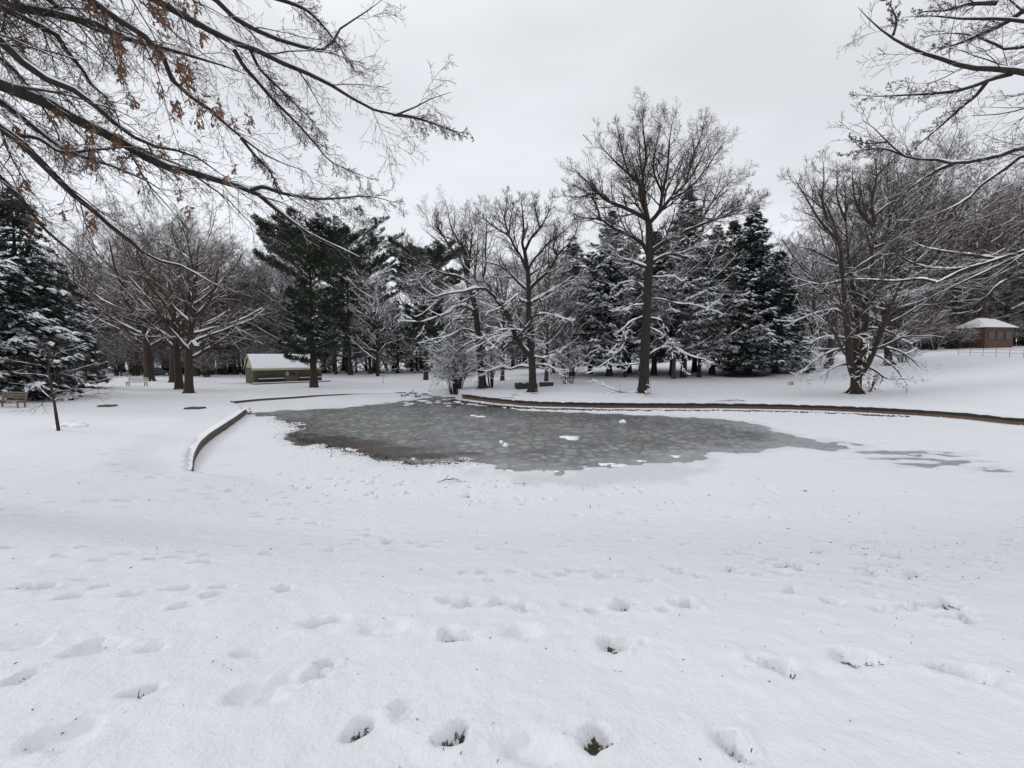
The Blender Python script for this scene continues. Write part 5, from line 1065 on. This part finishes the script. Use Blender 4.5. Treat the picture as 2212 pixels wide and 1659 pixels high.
# driftwood at far end
def log(u0, v0, u1, v1, r, label, bend=.15, z=.05):
    a = onz(u0, v0, z); b = onz(u1, v1, z); rng = np.random.RandomState(int(u0)); mid = (a+b)/2+np.array([0, 0, bend]); L_ = smooth_line([a-a, mid-a, b-a], 12); R0 = r*(1-.4*np.linspace(0, 1, 12))
    root = empty('driftwood', tuple(a), label, 'log'); V, F = tubes(L_[None], R0[None], 8); mesh_np('log', V, F, M['coping'], root)
    P2, R2 = grow(L_[None], R0[None], 6, .3, 50, 5, .05, .15, rng, .1, .5, rmin=.012); V, F = tubes(P2, R2, 5); mesh_np('branch', V, F, M['coping'], root)
    V, F = join([snow_on(L_[None], R0[None], .05, rng, 6), snow_on(P2, R2, .03, rng, 4)]); mesh_np('log_snow', V, F, M['snow'], root)
log(868, 857, 905, 852, .09, 'left snowy driftwood log lying by the far kerb', .25); log(898, 858, 935, 852, .09, 'middle snowy driftwood log lying by the far kerb', .2); log(905, 853, 940, 857, .08, 'right snowy driftwood log lying by the far kerb', .22); log(528, 889, 540, 894, .12, 'short dark log at the inner end of the curved kerb', .08)
log(988, 874, 994, 873, .10, 'small dark stone like stump on the ice near the wall tip', .05)
log(1140, 862, 1185, 856, .02, 'thin bent twig lying on the snow above the wall', .02, z=.5) if False else None

def twig_on(u, v, ln, ang, label):
    b = ground(u, v); rng = np.random.RandomState(int(u)); root = empty('fallen_branch', tuple(b+np.array([0, 0, .04])), label, 'branch'); c_, s_ = math.cos(ang), math.sin(ang)
    L_ = smooth_line([(0, 0, 0), (ln*.5*c_, ln*.5*s_, .05), (ln*c_, ln*s_, .02)], 8)[None]; R0 = np.full((1, 8), .014*min(1, ln)); P2, R2 = grow(L_, R0, 4, .45, 40, 5, 0, .1, rng, .1, .7, rmin=.008, flat_=.8); V, F = join([tubes(L_, R0, 5), tubes(P2, R2, 4)]); mesh_np('stick', V, F, M['twig'], root)
twig_on(1075, 862, 1.3, .3, 'bent fallen stick on the snow above the wall tip'); twig_on(1545, 868, 1.2, 0, 'fallen twigs on the bank in line with the dark spruce'); twig_on(1565, 867, 1.3, -.1, 'fallen twigs on the bank slightly right of the dark spruce'); twig_on(1120, 855, .8, 2.4, 'small twigs at the foot of the forked limb tree'); twig_on(945, 1045, .6, .4, 'thin stick on the near snowy shore')
for (u, v, w_, lb) in [(421, 883, 1.0, 'dark flat slab showing through the snow left of the curved kerb'), (232, 878, .8, 'thin plank showing through snow on the left lawn')]:
    b = ground(u, v); o = MB().prism([(-w_/2, 0), (-w_*.4, .11), (0, .09), (w_*.45, .1), (w_/2, 0)], 'y', -.3, .3).build('slab', M['kerb'], None, loc=tuple(b)); props(o, lb, 'slab')
b = ground(158, 921); sm = snow_lump(158, 921, 1.0, .22, 'snow covered mound beside the thin young tree', 8, 'snow_mound'); sm.location = tuple(b)

# birds
def bird(p, rz, label, size=.09):
    r = empty('bird', tuple(p), label, 'bird', rz=rz); P = smooth_line([(-.9, 0, .05), (-.45, 0, .25), (0, 0, .42), (.35, 0, .62), (.55, 0, .85), (.72, 0, .95), (.85, 0, .93)], 14)*size; Rr = np.interp(np.linspace(0, 1, 14), [0, .3, .5, .68, .85, 1], [.06, .12, .36, .34, .24, .03])*size
    V, F = tubes(P[None], Rr[None], 10); mesh_np('body', V, F, M['bird'], r); MB().tube([(.9*size, 0, .95*size), (1.15*size, 0, .9*size)], [.05*size, .005*size], 6).build('beak', M['metal_dark'], r); MB().tube([(-.1*size, .05*size, .2*size), (-.1*size, .05*size, -.05*size)], .02*size, 5).tube([(-.1*size, -.05*size, .2*size), (-.1*size, -.05*size, -.05*size)], .02*size, 5).build('leg', M['metal_dark'], r)
d = np.linalg.norm(KLP[9]-at(1330*.4687, 200*.4687, 9.5), axis=1); q = KLP[9][np.argmin(d)]; bird(q+np.array([0, 0, .04]), 2.6, 'small dark bird perched on a limb of the overhanging oak', .08)
# bird house on the trunk of the left pair
b = ground(408, 849); q = at(419, 752, b[1]-.35); r = empty('nest_box', tuple(q), 'little snow topped nest box on a left lawn tree trunk', 'nest box'); MB().box((0, 0, 0), (.4, .3, .4)).build('box', M['wood_dark'], r); MB().prism([(-.4, .2), (.4, .2), (0, .6)], 'y', -.25, .2).build('roof', M['wood_dark'], r); MB().prism([(-.42, .205), (-.3, .2), (0, .61), (.3, .2), (.42, .205), (0, .72)], 'y', -.27, .2).build('roof_snow', M['snow'], r)

# ------------------------------------------------------------------ scatter: stones at the ledge, leaf litter, grass tips
rng = np.random.RandomState(3)
def zsurf(x, y):
    i = np.clip(np.searchsorted(xs, x), 1, len(xs)-1); j = np.clip(np.searchsorted(ys, y), 1, len(ys)-1); return GZ[j, i]
L_ = smooth_line([(*p, 0) for p in BASIN[14:22]], 1400)[:, :2]; T = nrm(np.gradient(L_, axis=0)); nv = np.stack([T[:, 1], -T[:, 0]], -1); n = 7000; k = rng.randint(0, 1400, n); offs = 1.02+rng.normal(0, .07, n)-.33*fbm(L_[k, 0]*2, L_[k, 1]*2-2, 3); P = L_[k]+nv[k]*offs[:, None]; sz = rng.uniform(.03, .085, n)
V = (np.c_[P, rng.rand(n)*.10][:, None]+oct_[None]*np.array([1, 1, .6])*sz[:, None, None]*rng.uniform(.6, 1.3, (n, 6, 1))).reshape(-1, 3); F = (of[None]+6*np.arange(n)[:, None, None]).reshape(-1, 3)
o = mesh_np('gravel', V, F, M['pebble'], None, False); props(o, 'dark gravel edging the snowy ledge below the long wall', 'gravel', kind='stuff')
# stones and mud lumps of the near left shore
L_ = smooth_line([(*p, 0) for p in ICE1[2:11]], 900)[:, :2]; n = 2600; k = rng.randint(0, 900, n); P = L_[k]+rng.normal(0, .30, (n, 2))*rng.rand(n, 1)*1.6; sz = rng.uniform(.008, .045, n)*rng.rand(n)**.5
V = (np.c_[P, zsurf(P[:, 0], P[:, 1]).clip(0)+.006][:, None]+oct_[None]*np.array([1, 1, .5])*sz[:, None, None]*rng.uniform(.6, 1.3, (n, 6, 1))).reshape(-1, 3); F = (of[None]+6*np.arange(n)[:, None, None]).reshape(-1, 3)
o = mesh_np('leaf_litter', V, F, M['litter'], None, False); props(o, 'dead leaves and mud along the near left edge of the ice', 'leaf litter', kind='stuff')
pts = []
for i in range(520):
    r_ = rng.rand()
    if r_ < .35: u, v = rng.uniform(0, 2212), rng.uniform(1100, 1659)
    elif r_ < .6: u, v = rng.normal(1950, 180), rng.normal(1200, 60)
    elif r_ < .8: u, v = rng.normal(750, 220), rng.normal(1040, 25)
    else: u, v = rng.uniform(380, 2000), rng.uniform(1000, 1110)
    if v < 985: continue
    x, y = ground(u, v)[:2] if i % 3 == 0 else (onz(u, v, .9)[:2] if v > 1150 else onz(u, v, .2)[:2]); pts.append((x, y))
P = np.array(pts); n = len(P); pos = np.c_[P, zsurf(P[:, 0], P[:, 1])+.008]; V, F = leaf_mesh(pos, rng.normal(0, 1, (n, 3))*np.array([1, 1, .25]), rng.uniform(.015, .045, n)*np.clip(P[:, 1]/6, .5, 1.4), rng)
o = mesh_np('leaf_litter', V, F, M['litter'], None, False); props(o, 'tiny dead leaves and bits of twig scattered over the snow', 'leaf litter', kind='stuff')
G = []; 
for (p, ln, dp) in GRASSY:
    for i in range(int(22)):
        x, y = p[0]+rng.normal(0, ln*.10), p[1]+rng.normal(0, ln*.08)-.03; G.append((x, y, .7))
for i in range(500): G.append((rng.uniform(-7, 8), rng.uniform(1.5, 9), .8 if rng.rand() < .3 else .4))
G = np.array(G); pos = np.c_[G[:, :2], zsurf(G[:, 0], G[:, 1])-.01]; n = len(G); U = nrm(rng.normal(0, .5, (n, 3))+np.array([0, 0, 1.])); Wv = nrm(np.cross(U, rng.normal(0, 1, (n, 3)))); h = rng.uniform(.02, .06, n)[:, None]*G[:, 2:3]; w_ = .0022
V = np.stack([pos-Wv*w_, pos+Wv*w_, pos+U*h*.6+Wv*w_*.7, pos+U*h+rng.normal(0, .01, (n, 3))], 1).reshape(-1, 3); o = mesh_np('grass', V, np.arange(n*4).reshape(-1, 4), simple('dry_grass', (.04, .035, .015), (.16, .13, .07), 30, .9, 0), None, False); props(o, 'dark grass tips poking out of the footprints in the snow', 'grass', kind='stuff')
